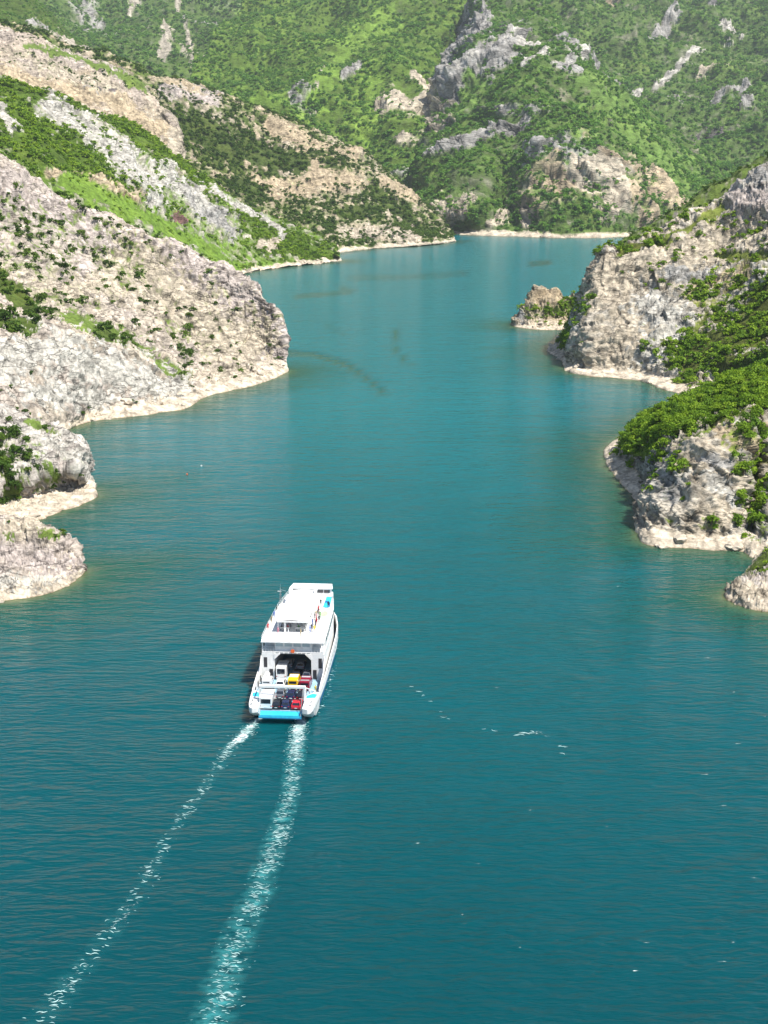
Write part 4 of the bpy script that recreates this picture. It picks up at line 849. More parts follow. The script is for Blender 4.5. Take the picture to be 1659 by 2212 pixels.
for k in range(4):
    x = -2.85 + k * 1.45
    w_ = MB().box(x - .02, x + 1.27, 14.57, 14.6, 6.95, 7.65).build('window', WHITE, lg); MB().box(x + .04, x + 1.2, 14.55, 14.568, 7.0, 7.6).build('pane', PALEG, w_)
for sgn in (-1, 1):
    for s_ in np.arange(17.6, 36, 2.1):
        w = wid(s_ + .7) - .1; MB().box(sgn * (w + .01) - .02, sgn * (w + .01) + .02, s_, s_ + 1.35, 6.9, 7.5).build('window', GLASS, lg)
    r_ = MB()
    for x in np.arange(3.1, 5.0, .45): r_.bar((sgn * x, 14.08, 6.25), (sgn * x, 14.08, 7.1), .025)
    r_.bar((sgn * 3.0, 14.08, 7.1), (sgn * 5.0, 14.08, 7.1), .03).bar((sgn * 3.0, 14.08, 6.7), (sgn * 5.0, 14.08, 6.7), .02)
    r_.build('railing', WHITE, lg)
    MB().box(sgn * 4.9 - .1, sgn * 4.9 + .1, 14.05, 14.25, 6.25, 7.88).build('post', WHITE, lg)
for k in range(8):
    x = -2.75 + k * .72; MB().box(x, x + .5, 13.98, 14.0, 6.02, 6.2).build('vent', GREY, lg)
MB().prism([(.32 * math.cos(a), 6.45 + .32 * math.sin(a)) for a in np.arange(0, 6.28, .5)], 13.9, 13.99, axis='y').build('lifebuoy', ORANGE, lg)
ss2 = [13.7, 17, 20, 24, 28, 31, 34, 36, 38.5, 40.2]
sdp = [(wid(s_), s_) for s_ in ss2] + [(-wid(s_), s_) for s_ in ss2[::-1]]
sdk = MB().prism(sdp, 7.9, 8.06).build('sun_deck', WHITE, ferry)
MB().prism([(2.9, 31.3), (4.1, 31.5), (3.85, 37.4), (2.9, 37.4)], 8.064, 8.07).build('deck_patch', CYAN, sdk)
MB().prism([(2.95, 33.9), (3.35, 34.0), (3.7, 33.2), (3.95, 31.6), (4.05, 31.6), (4.0, 33.6), (3.6, 34.7), (2.95, 34.9)], 8.074, 8.08).build('deck_marking', NAVY, sdk)
MB().prism([(3.55 + .62 * math.cos(a), 28.0 + 1.5 * math.sin(a)) for a in np.arange(0, 6.28, .3)], 8.066, 8.075).build('deck_marking', GREEN, sdk)
rl = MB()
edge = [(wid(s_) - .06, s_) for s_ in np.arange(14, 39, 1.25)]
for sgn in (-1, 1):
    for (x, y), (x2, y2) in zip(edge[:-1], edge[1:]):
        rl.bar((sgn * x, y, 8.06), (sgn * x, y, 8.85), .025, 5)
        for z in (8.3, 8.55, 8.85): rl.bar((sgn * x, y, z), (sgn * x2, y2, z), .02, 5)
for x in np.arange(-4.9, 5, .9): rl.bar((x, 13.8, 8.06), (x, 13.8, 8.8), .02, 5)
for z in (8.4, 8.8): rl.bar((-5, 13.8, z), (5, 13.8, z), .02, 5)
rl.build('railing', WHITE, sdk)
rb = MB()
for sgn in (-1, 1):
    for (x, y), (x2, y2) in zip(edge[:-1], edge[1:]): rb.poly([(sgn * x, y, 8.06), (sgn * x2, y2, 8.06), (sgn * x2, y2, 8.32), (sgn * x, y, 8.32)], [(0, 1, 2, 3)])
rb.build('coaming', WHITE, sdk)
cn = MB()
ys = [18.0, 34.2]; xs = np.linspace(-3.1, 2.1, 9)
xs2 = np.linspace(-3.1, 1.6, 9)
vs = []
for y, xx in ((ys[0], xs), (ys[1], xs2)):
    for j, x in enumerate(xx): vs.append((x, y, 10.1 + .22 * math.sin(math.pi * j / 8)))
n9 = 9
cn.poly(vs, [(j, j + 1, n9 + j + 1, n9 + j) for j in range(8)]); cn.poly([(x, y, z - .09) for x, y, z in vs], [(j, j + 1, n9 + j + 1, n9 + j) for j in range(8)])
cn.box(-3.12, 2.12, 17.92, 18.0, 9.9, 10.14)
cnp = cn.build('canopy', WHITE, ferry)
for x in (-2.95, 1.45): MB().prism([(x - .25, 32.6), (x + .25, 32.6), (x + .22, 34.6), (x - .22, 34.6)], 10.16, 10.75).build('canopy_horn', WHITE, cnp, bevel=.05)
for y in (18.3, 22.2, 26.1, 30.0, 33.8):
    for x in (-2.95, 1.85 - .02 * (y - 18)): MB().box(x - .07, x + .07, y - .07, y + .07, 8.06, 10.06).build('post', WHITE, cnp)
MB().box(-1.95, -1.65, 18.2, 18.4, 8.06, 10.06).build('post', WHITE, cnp); 
br = MB().prism([(-3.7, 38.6), (3.7, 38.6), (3.3, 40.9), (-3.3, 40.9)], 6.3, 9.1).build('bridge', WHITE, ferry, bevel=.06)
for x in (-3.3, -2.2, 1.1, 2.3):
    w_ = MB().box(x, x + 1.05, 38.55, 38.59, 8.35, 8.9).build('window', GLASS, br)
MB().prism([(-3.9, 38.4), (3.9, 38.4), (3.5, 41.1), (-3.5, 41.1)], 9.1, 9.25).build('bridge_roof', WHITE, br)
MB().prism([(-hw(s_) + .3, s_) for s_ in (38.5, 40, 41.3, 42.5, 43.3)] + [(hw(s_) - .3, s_) for s_ in (43.3, 42.5, 41.3, 40, 38.5)], 3.9, 4.05).build('foredeck', WHITE, ferry)
ms = MB(); mx_, my_ = -4.4, 31.0
for dx, dy in ((-.25, -.25), (.25, -.25), (0, .3)): ms.bar((mx_ + dx, my_ + dy, 8.06), (mx_, my_, 11.6), .035, 5)
for z in (8.8, 9.6, 10.4): ms.bar((mx_ - .25, my_, z), (mx_ + .25, my_, z), .025, 5)
ms.bar((mx_ - .1, my_, 11.3), (mx_ + 1.0, my_, 11.0), .03, 5).bar((mx_, my_, 11.6), (mx_, my_, 12.3), .02, 5)
mst = ms.build('mast', GREY, ferry); MB().box(mx_ - .45, mx_ + .15, my_ - .06, my_ + .06, 10.9, 11.0).build('radar', WHITE, mst)

# life raft canister and winches
lf = thing('life_raft', 'white drum-shaped life raft on cradle by the left casing', 'life raft', fw(-4.1, 12.7, 1.6), FR)
c = MB(); n = 14
for k in range(1): c.prism([(.5 * math.cos(a), 1.05 + .5 * math.sin(a)) for a in np.linspace(0, 2 * math.pi, n, endpoint=False)], -.65, .65, axis='y')
c.build('canister', WHITE, lf, bevel=.07); MB().box(-.4, .4, -.5, -.35, 0, .6).box(-.4, .4, .35, .5, 0, .6).build('cradle', GREY, lf)
for i, x in enumerate((-.28, .28)): MB().prism([(.515 * math.cos(a), 1.05 + .515 * math.sin(a)) for a in np.linspace(0, 2 * math.pi, n, endpoint=False)], x - .04, x + .04, axis='y').build('strap', DARK, lf)
benches = []
for k, y in enumerate((19.2, 21.0, 22.8, 24.6, 26.4, 28.2)):
    for sd_, x in (('left', -2.0), ('right', .7)):
        b_ = thing('bench', 'grey bench under the canopy, %s row from its stern end, %s side' % (('first', 'second', 'third', 'fourth', 'fifth', 'sixth')[k], sd_), 'bench', fw(x, y, 8.06), FR, 'benches under the ferry canopy')
        MB().box(-.85, .85, -.18, .18, .31, .36).build('seat', GREY, b_); MB().prism([(-.2, .36), (-.24, .36), (-.30, .72), (-.26, .72)], -.85, .85, axis='x').build('backrest', GREY, b_)
        for x_ in (-.75, .75): MB().box(x_ - .03, x_ + .03, -.15, .15, 0, .31).build('leg', DARK, b_)

# ------------------------------------------------------------------ vehicles on the car deck
KS = .78
def paint(name, col): return simple(name, col, .22, .0, .6, wear=.02)
PAINTS = {'white': paint('white_car_paint', (.78, .78, .77)), 'black': paint('black_car_paint', (.012, .013, .018)), 'navy': paint('navy_car_paint', (.012, .02, .07)), 'red': paint('red_car_paint', (.55, .015, .03)),
          'dark red': paint('dark_red_paint', (.22, .01, .03)), 'yellow': paint('yellow_van_paint', (.85, .50, .01)), 'silver': paint('silver_car_paint', (.42, .43, .46)), 'grey': paint('grey_car_paint', (.10, .11, .13)), 'brown': paint('brown_car_paint', (.35, .20, .12))}
def wheels(t, w, ys, r=.31):
    for y in ys:
        for sgn in (-1, 1):
            a = np.linspace(0, 2 * math.pi, 12, endpoint=False)
            x0, x1 = sgn * (w / 2 - .2), sgn * (w / 2 + .01)
            wh = MB().prism([(y + r * math.cos(q), r + r * math.sin(q)) for q in a], min(x0, x1), max(x0, x1), axis='x').build('wheel', RUB, t)
            MB().prism([(y + r * .6 * math.cos(q), r + r * .6 * math.sin(q)) for q in a], sgn * (w / 2 + .012) - .008, sgn * (w / 2 + .012) + .008, axis='x').build('rim', CHROME, wh)
def loft_cab(t, w, y0, y1, z0, h, ry0, ry1, inset, pm):
    """greenhouse: tapered glass with a painted roof and pillars"""
    wb, wt = w / 2 - .03, w / 2 - inset
    base = [(-wb, y0, z0), (wb, y0, z0), (wb, y1, z0), (-wb, y1, z0)]; top = [(-wt, ry0, h), (wt, ry0, h), (wt, ry1, h), (-wt, ry1, h)]
    def panel(a, b, c, d, u0, u1, v0, v1, off=.012):
        a, b, c, d = map(Vector, (a, b, c, d)); nrm = (b - a).cross(d - a).normalized()
        f = lambda u, v: (a * (1 - u) + b * u) * (1 - v) + (d * (1 - u) + c * u) * v + nrm * off
        return [f(u0, v0), f(u1, v0), f(u1, v1), f(u0, v1)]
    MB().poly(base + top, [(0, 1, 5, 4), (1, 2, 6, 5), (2, 3, 7, 6), (3, 0, 4, 7), (4, 5, 6, 7)]).build('cabin', pm, t, bevel=.03)
    MB().poly(panel(base[0], base[1], top[1], top[0], .08, .92, .12, .88, .03), [(0, 1, 2, 3)]).build('rear_window', GLASS, t)
    MB().poly(panel(base[2], base[3], top[3], top[2], .06, .94, .08, .9, .03), [(0, 1, 2, 3)]).build('windscreen', GLASS, t)
    for a, b, c, d in ((base[1], base[2], top[2], top[1]), (base[3], base[0], top[0], top[3])):
        for u0, u1 in ((.08, .48), (.52, .92)): MB().poly(panel(a, b, c, d, u0, u1, .14, .86, .03), [(0, 1, 2, 3)]).build('side_window', GLASS, t)
def lights(t, w, y0, y1, z):
    for sgn in (-1, 1):
        MB().box(sgn * (w / 2 - .17) - .13, sgn * (w / 2 - .17) + .13, y0 - .02, y0 + .05, z, z + .16).build('tail_light', REDL, t)
        MB().box(sgn * (w / 2 - .2) - .16, sgn * (w / 2 - .2) + .16, y1 - .05, y1 + .02, z - .08, z + .08).build('headlight', LENS, t)
    MB().box(-.26, .26, y0 - .03, y0 + .02, z - .22, z - .1).build('number_plate', WHITE, t)
def car(label, pname, x, y, l=4.25, w=1.75, h=1.46, hatch=True, group='cars parked on the ferry deck', rz=0, rack=None, kind='car'):
    t = thing('parked_car' if kind == 'car' else kind, label, 'car', fw(x, y, 1.605), FR + rz, group, KS)
    pm = PAINTS[pname]
    side = [(0.04, .28), (0, .6), (.06, .92), (.55 if not hatch else .2, .97), (l - 1.25, .93), (l - .35, .80), (l, .62), (l - .03, .28)]
    MB().prism(side, -w / 2, w / 2, axis='x').build('body', pm, t, bevel=.05)
    MB().box(-w / 2 - .01, w / 2 + .01, .02, l - .02, .2, .3).build('sill', RUB, t)
    loft_cab(t, w, .15 if hatch else .6, l - 1.15, .9, h, .55 if hatch else 1.15, l - 2.0, .2, pm)
    wheels(t, w, (.8, l - .85)); lights(t, w, .02, l - .02, .66)
    for sgn in (-1, 1): MB().box(sgn * (w / 2 + .08) - .09, sgn * (w / 2 + .08) + .09, l - 1.55, l - 1.4, .92, 1.05).build('mirror', pm, t)
    if rack:
        for y_ in (1.1, 2.0): MB().box(-.6, .6, y_, y_ + .05, h + .01, h + .06).build('roof_bar', DARK, t)
    return t
def van(label, pname, x, y, l=5.2, w=2.0, h=2.35, group='vans and trucks on the ferry deck', roofpatch=None, name='van', cat='van', windows=True, rz=0):
    t = thing(name, label, cat, fw(x, y, 1.605), FR + rz, group, KS); pm = PAINTS[pname]
    side = [(0, .3), (0, h - .12), (.12, h), (l - 1.9, h), (l - 1.5, h - .08), (l - .85, 1.25), (l - .1, 1.05), (l, .75), (l, .3)]
    MB().prism(side, -w / 2, w / 2, axis='x').build('body', pm, t, bevel=.06)
    MB().box(-w / 2 - .01, w / 2 + .01, .02, l - .02, .2, .32).build('sill', RUB, t)
    ws = Vector((0, l - .85, 1.25)), Vector((0, l - 1.5, h - .08)); d = ws[1] - ws[0]; nn = Vector((0, d.z, -d.y)).normalized() * .03
    q = [Vector((sx * (w / 2 - .15), 0, 0)) + ws[k] + d * (.1 if k == 0 else -.1) + nn for k in (0, 1) for sx in ((-1, 1) if k == 0 else (1, -1))]
    MB().poly(q, [(0, 1, 2, 3)]).build('windscreen', GLASS, t)
    if windows: MB().box(-w / 2 + .25, w / 2 - .25, -.03, -.005, 1.35, h - .35).build('rear_window', GLASS, t)
    for sgn in (-1, 1): MB().box(sgn * (w / 2 + .012) - .01, sgn * (w / 2 + .012) + .01, l - 2.3, l - 1.5, 1.3, h - .4).build('side_window', GLASS, t)
    if roofpatch:
        for (y0, y1, mt, nm_) in roofpatch: MB().box(-w / 2 + .12, w / 2 - .12, y0, y1, h + .004, h + .03).build(nm_, mt, t)
    wheels(t, w, (.95, l - .95), .34); lights(t, w, .0, l, .75); return t
van('big white camper van at the stern, left end of the last row', 'white', -2.5, 1.25, l=6.0, w=2.5, h=2.6, roofpatch=[(.9, 1.5, PAINTS['white'], 'roof_hatch'), (2.6, 3.2, PAINTS['white'], 'roof_hatch')])
car('black car beside the white camper van in the last row', 'black', -.92, 1.3, w=1.65)
car('navy car between the black car and the red car', 'navy', .5, 1.35, w=1.65)
car('bright red car at the right end of the last row', 'red', 2.15, 1.3, w=1.9, l=4.3)
car('black car behind the gantry, left of the silver one', 'black', -3.0, 6.1, w=1.7)
car('silver grey car behind the gantry in the second row', 'grey', -.95, 5.3, w=1.8, hatch=False)
car('navy car with roof bars behind the gantry post', 'navy', .75, 5.2, w=1.75, rack=True)
car('small black car ahead of the red car', 'black', 2.35, 5.1, w=1.65, l=4.0)
van('small white truck at the left end of the third row', 'white', -3.7, 9.6, l=4.2, w=1.8, h=1.9, name='small_truck', cat='truck')
car('white car between the small truck and the yellow van', 'white', -1.55, 9.7, w=1.8)
van('yellow van with a white roof panel in the middle of the deck', 'yellow', .55, 9.5, l=5.0, w=2.0, h=2.2, roofpatch=[(1.5, 3.0, PAINTS['white'], 'roof_panel'), (2.1, 2.3, GREY, 'roof_hatch')])
van('dark red van right of the yellow van', 'dark red', 2.5, 9.0, l=5.1, w=2.05, h=2.1, roofpatch=[(.5, 1.1, GREY, 'roof_box'), (2.4, 3.1, PAINTS['silver'], 'roof_hatch')])
van('white camper van with roof hatches entering the covered deck', 'white', -1.9, 13.5, l=5.8, w=2.1, h=2.8, name='camper_van', roofpatch=[(1.0, 1.25, GREY, 'roof_hatch'), (2.8, 3.1, GREY, 'roof_hatch')])
car('black car ahead of the yellow van in the shade', 'black', .45, 14.0)
car('grey car at the right under the covered deck', 'grey', 2.2, 13.7)
car('silver car deep in the covered deck', 'silver', .6, 17.9)
car('white car deep in the covered deck, left of the silver car', 'white', -1.5, 18.6)
# ------------------------------------------------------------------ people
SKIN = simple('skin', (.45, .27, .19), .6); HAIR = simple('dark_hair', (.03, .02, .015), .7)
CL = {n_: simple(n_ + '_cloth', c_, .85) for n_, c_ in (('white', (.7, .7, .7)), ('black', (.02, .02, .025)), ('red', (.5, .03, .04)), ('blue', (.04, .12, .42)), ('green', (.10, .25, .08)), ('khaki', (.35, .28, .16)), ('denim', (.06, .09, .2)), ('pink', (.6, .25, .3)), ('yellow', (.65, .5, .06)))}
def person_mesh(pose):
    V = {}; E = []
    if pose == 'standing': J = dict(pel=(0, 0, .95), ch=(0, .0, 1.28), nk=(0, 0, 1.50), hd=(0, .02, 1.66), ht=(0, .01, 1.74), hl=(-.11, 0, .90), hr=(.11, 0, .90), kl=(-.12, .03, .50), kr=(.13, .01, .50), al=(-.12, -.01, .08), ar=(.13, -.03, .08), tl=(-.13, .14, .04), tr=(.15, .12, .04), sl=(-.19, 0, 1.43), sr=(.19, 0, 1.43), el=(-.25, -.02, 1.16), er=(.25, .0, 1.16), wl=(-.24, .14, .97), wr=(.22, .22, 1.08), fl=(-.22, .2, .90), fr=(.18, .28, 1.06))
    else: J = dict(pel=(0, 0, .50), ch=(0, -.03, .84), nk=(0, -.02, 1.06), hd=(0, .01, 1.22), ht=(0, 0, 1.30), hl=(-.10, .03, .48), hr=(.10, .03, .48), kl=(-.13, .43, .50), kr=(.13, .43, .50), al=(-.13, .40, .09), ar=(.13, .42, .09), tl=(-.13, .54, .04), tr=(.14, .56, .04), sl=(-.19, -.02, .99), sr=(.19, -.02, .99), el=(-.25, .02, .73), er=(.25, .02, .73), wl=(-.17, .24, .62), wr=(.17, .25, .62), fl=(-.12, .31, .58), fr=(.12, .32, .58))
    rad_ = dict(pel=.14, ch=.15, nk=.06, hd=.105, ht=.075, hl=.09, hr=.09, kl=.06, kr=.06, al=.042, ar=.042, tl=.035, tr=.035, sl=.062, sr=.062, el=.045, er=.045, wl=.032, wr=.032, fl=.036, fr=.036)
    names = list(J); ed = [('pel', 'ch'), ('ch', 'nk'), ('nk', 'hd'), ('hd', 'ht'), ('pel', 'hl'), ('pel', 'hr'), ('hl', 'kl'), ('hr', 'kr'), ('kl', 'al'), ('kr', 'ar'), ('al', 'tl'), ('ar', 'tr'), ('ch', 'sl'), ('ch', 'sr'), ('sl', 'el'), ('sr', 'er'), ('el', 'wl'), ('er', 'wr'), ('wl', 'fl'), ('wr', 'fr')]
    me = bpy.data.meshes.new('person'); me.from_pydata([J[k] for k in names], [(names.index(a), names.index(b_)) for a, b_ in ed], [])
    o = bpy.data.objects.new('person', me); COL.objects.link(o); o.modifiers.new('skin', 'SKIN')
    sv = me.skin_vertices[0].data if me.skin_vertices else None
    if sv is None:
        bpy.context.view_layer.objects.active = o; o.select_set(True); bpy.ops.mesh.customdata_skin_add(); sv = me.skin_vertices[0].data
    for k, v in zip(names, sv): v.radius = (rad_[k],) * 2; v.use_root = (k == 'pel')
    ss_ = o.modifiers.new('sub', 'SUBSURF'); ss_.levels = 1; ss_.render_levels = 1
    bpy.context.view_layer.update(); dg_ = bpy.context.evaluated_depsgraph_get()
    out = bpy.data.meshes.new_from_object(o.evaluated_get(dg_)); bpy.data.objects.remove(o)
    top = 1.82 if pose == 'standing' else 1.38; nkz = J['nk'][2]; pz = J['pel'][2]
    idx = []
    for p_ in out.polygons:
        c_ = p_.center
        if c_.z > nkz + .17 or (c_.z > nkz + .06 and c_.y < -.03): i_ = 3
        elif c_.z > nkz - .0: i_ = 2
        elif abs(c_.x) > .19 and c_.z < J['el'][2] + .02 and c_.z > J['fl'][2] - .08 and abs(c_.y) >= 0 and (pose == 'standing' or c_.z > .56): i_ = 2
        elif c_.z < pz + .02 or (pose != 'standing' and c_.y > .12 and c_.z < .57): i_ = 1
        else: i_ = 0
        idx.append(i_)
    out.polygons.foreach_set('material_index', idx); out.polygons.foreach_set('use_smooth', [True] * len(idx))
    return out
PM = {k: person_mesh(k) for k in ('standing', 'seated')}
def person(pose, top_, bot, x, y, z, rz, label):
    me = PM[pose].copy(); me.materials.clear()
    for m_ in (CL[top_], CL[bot], SKIN, HAIR): me.materials.append(m_)
    o = bpy.data.objects.new('person', me); COL.objects.link(o); o.location = fw(x, y, z); o.rotation_euler = (0, 0, FR + rz); o.scale = (KS,) * 3
    o['label'] = label; o['category'] = 'person'
PPL = [('standing', 'red', 'denim', -4.75, 19.0, 'left rail near the stern end'), ('standing', 'white', 'black', -4.7, 20.2, 'left rail next to the one in red'), ('standing', 'khaki', 'denim', -4.7, 22.6, 'left rail at mid deck'), ('standing', 'blue', 'khaki', -4.65, 25.2, 'left rail ahead of mid deck'), ('standing', 'black', 'black', -4.6, 28.0, 'left rail towards the mast'),
       ('standing', 'black', 'denim', 2.5, 19.2, 'aisle right of the canopy, stern end'), ('standing', 'yellow', 'denim', 3.0, 18.6, 'right stern corner of the canopy'), ('standing', 'white', 'denim', 2.7, 20.4, 'aisle right of the canopy, second from stern'), ('standing', 'blue', 'black', 2.3, 21.6, 'aisle right of the canopy, third from stern'),
       ('standing', 'red', 'black', 2.9, 22.4, 'aisle right of the canopy at mid deck'), ('standing', 'black', 'khaki', 3.2, 23.5, 'right aisle by the rail at mid deck'), ('standing', 'pink', 'denim', 2.6, 24.3, 'right aisle just ahead of mid deck'), ('standing', 'green', 'black', 3.1, 25.6, 'right aisle towards the green disc'),
       ('standing', 'black', 'black', 2.6, 27.0, 'right aisle level with the green disc'), ('standing', 'white', 'khaki', 2.9, 30.0, 'right aisle near the cyan patch'), ('standing', 'black', 'denim', 3.9, 31.0, 'right rail beside the cyan patch'),
       ('standing', 'black', 'black', 2.2, 24.9, 'close beside the canopy edge, fourth post'), ('standing', 'khaki', 'black', 2.4, 26.0, 'beside the canopy edge ahead of the fourth post'), ('standing', 'red', 'khaki', 2.5, 28.6, 'canopy side facing the green disc'), ('standing', 'black', 'denim', 2.9, 20.9, 'right aisle between white and blue tops'), ('standing', 'blue', 'denim', 2.3, 18.4, 'right stern post of the canopy'), ('standing', 'black', 'khaki', 2.5, 32.0, 'front end of the right aisle'),
       ('standing', 'white', 'white', -1.0, 16.4, 'open stern end of the sun deck'), ('standing', 'khaki', 'khaki', 1.0, 16.6, 'sun deck stern, right of the one in white'), ('standing', 'pink', 'white', -2.8, 17.1, 'stern end of the sun deck at left'),
       ('standing', 'white', 'denim', 3.6, 6.9, 'car deck by the right bulwark'), ('standing', 'yellow', 'black', 4.3, 8.6, 'car deck by the right wing wall'), ('standing', 'black', 'denim', -4.6, 10.9, 'car deck by the left bulwark')]
for i, (po_, a_, b_, x, y, wh) in enumerate(PPL):
    person(po_, a_, b_, x, y, 1.6 if 'car deck' in wh else 8.06, random.uniform(-3, 3), 'person in %s top and %s trousers, %s' % (a_, b_, wh))
k = 0
for ri, y in enumerate((19.2, 21.0, 22.8, 24.6)):
    for x, sd_ in ((-2.5, 'left bench'), (-1.5, 'left bench aisle end'), (.3, 'right bench aisle end'), (1.2, 'right bench outer end')):
        k += 1
        if k % 5 == 4: continue
        a_ = ['white', 'black', 'red', 'green', 'blue', 'khaki', 'pink'][k % 7]
        person('seated', a_, ['denim', 'black', 'khaki'][k % 3], x, y + .02, 8.06, 0, 'seated person in %s top, %s, row %s under canopy' % (a_, sd_, ('one', 'two', 'three', 'four')[ri]))
# ------------------------------------------------------------------ wake
def strip(pts, widths, n=260, m_=14):
    P_ = np.array([Z(*p)[:2] for p in pts]); W_ = np.array(widths, float)
    L_ = np.concatenate([[0], np.cumsum(np.linalg.norm(np.diff(P_, axis=0), axis=1))]); s_ = np.linspace(0, L_[-1], n)
    c = np.stack([np.interp(s_, L_, P_[:, 0]), np.interp(s_, L_, P_[:, 1])], 1)
    for _ in range(12): c[1:-1] = (c[:-2] + c[2:] + 2 * c[1:-1]) / 4
    w = np.interp(s_, L_, W_); t = np.gradient(c, axis=0); t /= np.linalg.norm(t, axis=1)[:, None]; nn = np.stack([-t[:, 1], t[:, 0]], 1)
    return c, w, nn, s_
def foam_mat():
    m, nt, b, o = mat('wake_foam'); L = nt.links.new
    geo = nt.nodes.new('ShaderNodeNewGeometry'); at = nt.nodes.new('ShaderNodeAttribute'); at.attribute_name = 'foam'; ab = nt.nodes.new('ShaderNodeAttribute'); ab.attribute_name = 'aerated'
    mp = nt.nodes.new('ShaderNodeMapping'); mp.inputs['Scale'].default_value = (1.0, 1.9, 1); L(geo.outputs['Position'], mp.inputs[0])
    n = nt.nodes.new('ShaderNodeTexNoise'); n.inputs['Scale'].default_value = .95; n.inputs['Detail'].default_value = 5; n.inputs['Roughness'].default_value = .62; n.inputs['Distortion'].default_value = 1.6; L(mp.outputs[0], n.inputs['Vector'])
    s1 = nt.nodes.new('ShaderNodeMath'); s1.operation = 'ADD'; L(n.outputs[0], s1.inputs[0]); L(at.outputs['Fac'], s1.inputs[1])
    mr = nt.nodes.new('ShaderNodeMapRange'); mr.inputs[1].default_value = .98; mr.inputs[2].default_value = 1.12; L(s1.outputs[0], mr.inputs[0])
    n2 = nt.nodes.new('ShaderNodeTexNoise'); n2.inputs['Scale'].default_value = .5; n2.inputs['Detail'].default_value = 4; L(mp.outputs[0], n2.inputs['Vector'])
    m2 = nt.nodes.new('ShaderNodeMapRange'); m2.inputs[1].default_value = .35; m2.inputs[2].default_value = .7; L(n2.outputs[0], m2.inputs[0])
    al = nt.nodes.new('ShaderNodeMath'); al.operation = 'MULTIPLY'; L(m2.outputs[0], al.inputs[0]); L(ab.outputs['Fac'], al.inputs[1])
    mxa = nt.nodes.new('ShaderNodeMath'); mxa.operation = 'MAXIMUM'; L(mr.outputs[0], mxa.inputs[0]); L(al.outputs[0], mxa.inputs[1])
    cm = nt.nodes.new('ShaderNodeMix'); cm.data_type = 'RGBA'; cm.inputs[6].default_value = (.025, .22, .23, 1); cm.inputs[7].default_value = (.78, .84, .84, 1); L(mr.outputs[0], cm.inputs[0])
    L(cm.outputs[2], b.inputs['Base Color']); b.inputs['Roughness'].default_value = .6
    L(mxa.outputs[0], b.inputs['Alpha']); return m
FOAM = foam_mat()
def wake(label, pts, widths, fo, ae, gust_=1.0):
    c, w, nn, s_ = strip(pts, widths); n = len(c); m_ = 15; q = np.linspace(-1, 1, m_)
    wob = fbm(np.stack([s_ / 6, s_ * 0, s_ * 0 + len(pts)], 1), 3) * w * .22
    P_ = np.zeros((n, m_, 3)); P_[..., :2] = c[:, None] + nn[:, None] * (q[None, :, None] * w[:, None, None] * .5 + wob[:, None, None]); P_[..., 2] = .03
    me = grid_mesh('wake_foam', P_)
    if me.polygons[0].normal.z < 0: me.flip_normals()
    ff = P_.reshape(-1, 3); prof = (1 - np.abs(q) ** 2.2)[None].repeat(n, 0).reshape(-1)
    u = (s_ / s_[-1])[:, None].repeat(m_, 1).reshape(-1)
    clump = fbm(ff / np.array([5, 5, 1]), 3)
    fa = np.interp(u, np.linspace(0, 1, len(fo)), fo) * (prof ** .6) + clump * .16 * gust_ - .9 * (1 - prof) ** 3
    aa = np.clip(np.interp(u, np.linspace(0, 1, len(ae)), ae) * prof * (1 + clump), 0, 1)
    for nm_, v in (('foam', fa), ('aerated', aa)): a = me.attributes.new(nm_, 'FLOAT', 'POINT'); a.data.foreach_set('value', v.astype(np.float32))
    me.materials.append(FOAM); o = bpy.data.objects.new('wake_foam', me); COL.objects.link(o); o['kind'] = 'stuff'; o['label'] = label
def flecks(label, pts, widths, n, dens_, sz):
    c, w, nn, s_ = strip(pts, widths, 600); V = []; F = []
    dn = np.interp(np.linspace(0, 1, 600), np.linspace(0, 1, len(dens_)), dens_)
    cl = fbm(np.stack([s_ / 3.2, s_ * 0 + 3.3, s_ * 0 + n * .01], 1), 3); pr = dn * np.clip(.6 + 1.1 * cl, .08, 2); pr /= pr.sum()
    for i in rng.choice(600, n, p=pr):
        u = np.clip(rng.normal() * .42, -1.1, 1.1); z = .05 + rng.random() * .03
        p = c[i] + nn[i] * (u * w[i] * .5 + cl[i] * w[i] * .25) + rng.normal(size=2) * .15
        L_ = sz * rng.uniform(.35, 1.3) * (1.5 - abs(u)); a = rng.normal() * .35; cv = rng.normal() * .35; th = L_ * rng.uniform(.07, .17); k = len(V); ns = 4
        for j in range(ns + 1):
            t_ = j / ns * 2 - 1; x_ = t_ * L_; y_ = cv * L_ * (1 - t_ * t_); h_ = th * (1 - t_ * t_) + .01
            for yy in (y_ - h_, y_ + h_): V.append((p[0] + x_ * math.cos(a) - yy * math.sin(a), p[1] + x_ * math.sin(a) + yy * math.cos(a), z))
        F += [(k + 2 * j, k + 2 * j + 2, k + 2 * j + 3, k + 2 * j + 1) for j in range(ns)]
    o = bpy.data.objects.new('foam_flecks', mesh_from('foam_flecks', V, F, [FLECK])); COL.objects.link(o); o['kind'] = 'stuff'; o['label'] = label
FLECK = simple('foam_white', (.36, .53, .52), .7, wear=.2)
LW = [(560, 1552), (535, 1578), (500, 1612), (455, 1682), (370, 1800), (300, 1930), (180, 2090), (100, 2190), (40, 2280)]
RW = [(652, 1550), (644, 1585), (638, 1620), (626, 1720), (592, 1830), (560, 1920), (520, 2010), (485, 2120), (450, 2230), (420, 2330)]
flecks('white flecks along the left wake', LW, [1.8, 3.0, 3.0, 2.4, 2.6, 2.6, 3.4, 3.8, 4.0], 420, [2.6, 1.6, .5, .35, .45, .35, .5, .5], .27)
flecks('white flecks along the right wake', RW, [2.2, 3.6, 3.4, 3.0, 3.4, 3.8, 4.2, 4.6, 5.0, 5.2], 1300, [3.6, 2.2, .8, .8, 1.0, .85, .85, .8, .8], .23)
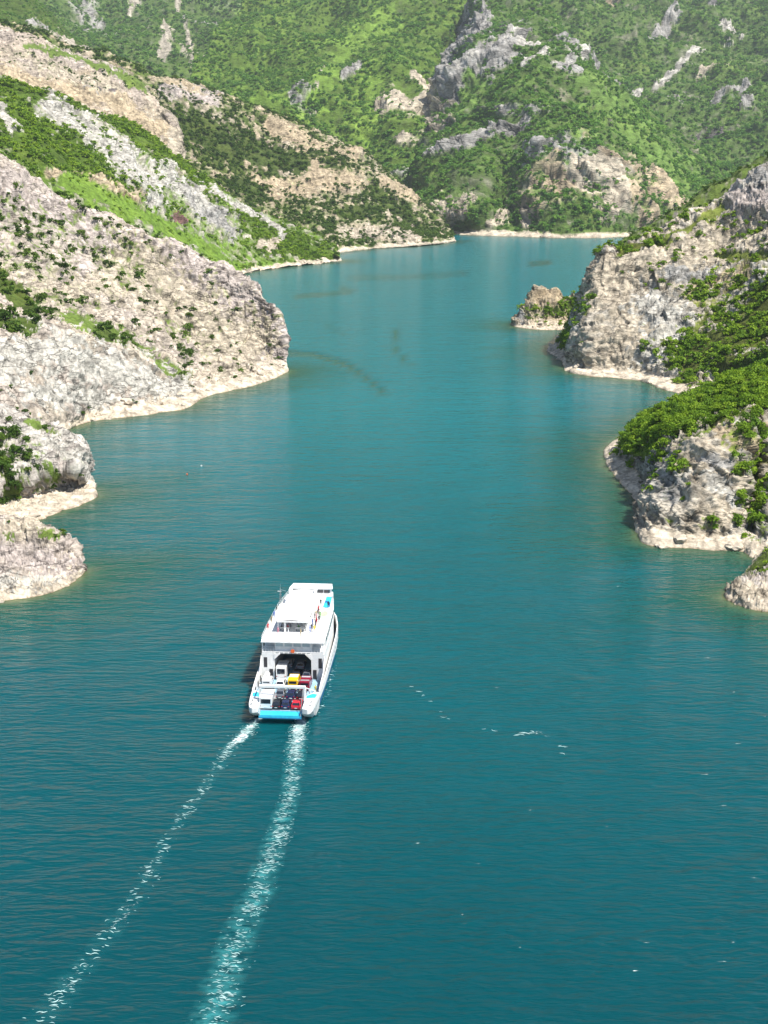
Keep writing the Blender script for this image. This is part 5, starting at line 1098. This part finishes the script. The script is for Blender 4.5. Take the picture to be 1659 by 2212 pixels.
flecks('broken white line of foam on the right', [(880, 1480), (910, 1500), (960, 1550), (1060, 1575), (1110, 1590), (1170, 1580), (1210, 1610), (1216, 1640)], [1.2, 1.2, 1.0, 1.4, 1.4, 1.4, 1.4, 1.0], 22, [.6, .8, .2, 1, .5, 1, 1, .4], .45)
flecks('splashes beside the right side of the hull', [(728, 1395), (722, 1440), (708, 1490), (700, 1510), (682, 1545)], [.5, 1.0, 1.6, 1.8, 0.8], 34, [.3, .5, 1, 1.2, .4], .3)
wake('thin foam trail on the left behind the ferry', [(560, 1552), (535, 1578), (500, 1612), (455, 1682), (370, 1800), (300, 1930), (180, 2090), (100, 2190), (40, 2280), (-20, 2380)], [1.8, 2.8, 2.8, 2.4, 2.6, 2.8, 3.8, 4.2, 4.2, 4.2], [.54, .46, .36, .34, .36, .36, .38, .36, .34], [.7, .4, .22, .18, .2, .2, .2, .2], 2.0)
wake('broad turquoise foam trail on the right behind the ferry', [(652, 1550), (644, 1585), (638, 1620), (626, 1720), (592, 1830), (560, 1920), (520, 2010), (485, 2120), (450, 2230), (420, 2330)], [2.2, 3.4, 3.4, 3.2, 3.8, 4.2, 4.6, 5.0, 5.4, 5.6], [.68, .50, .36, .32, .36, .34, .34, .33, .33, .33], [1, .95, .8, .8, .85, .85, .85, .85])
wake('small splash lines beside the hull on the right', [(728, 1395), (722, 1440), (708, 1490), (694, 1520), (682, 1545)], [.5, .8, 1.2, 1.3, .8], [.22, .3, .42, .36, .2], [.1, .1, .15, .1], 1.5)
wake('faint broken foam line on the water to the right', [(880, 1480), (910, 1500), (960, 1550), (1060, 1575), (1110, 1590), (1170, 1580), (1210, 1610), (1216, 1640)], [1.0, 1.6, 1.4, 2.0, 2.0, 2.0, 2.0, 1.4], [.22, .32, .2, .34, .26, .36, .36, .2], [0, 0, 0], 1.6)
for i, (X, Y, lb_, mt) in enumerate(((435, 1007, 'tiny white float on the open water off the left headland', WHITE), (404, 1025, 'tiny orange float near the white one', ORANGE))):
    p = Z(X, Y); t = thing('buoy', lb_, 'buoy', (p[0], p[1], 0), 0, 'floats on the lake')
    MB().prism([(.22 * math.cos(a), .22 * math.sin(a)) for a in np.linspace(0, 6.283, 10, endpoint=False)], -.1, .3).build('float', mt, t, bevel=.08); MB().bar((0, 0, .3), (0, 0, .6), .03).build('staff', DARK, t)
#NEXT
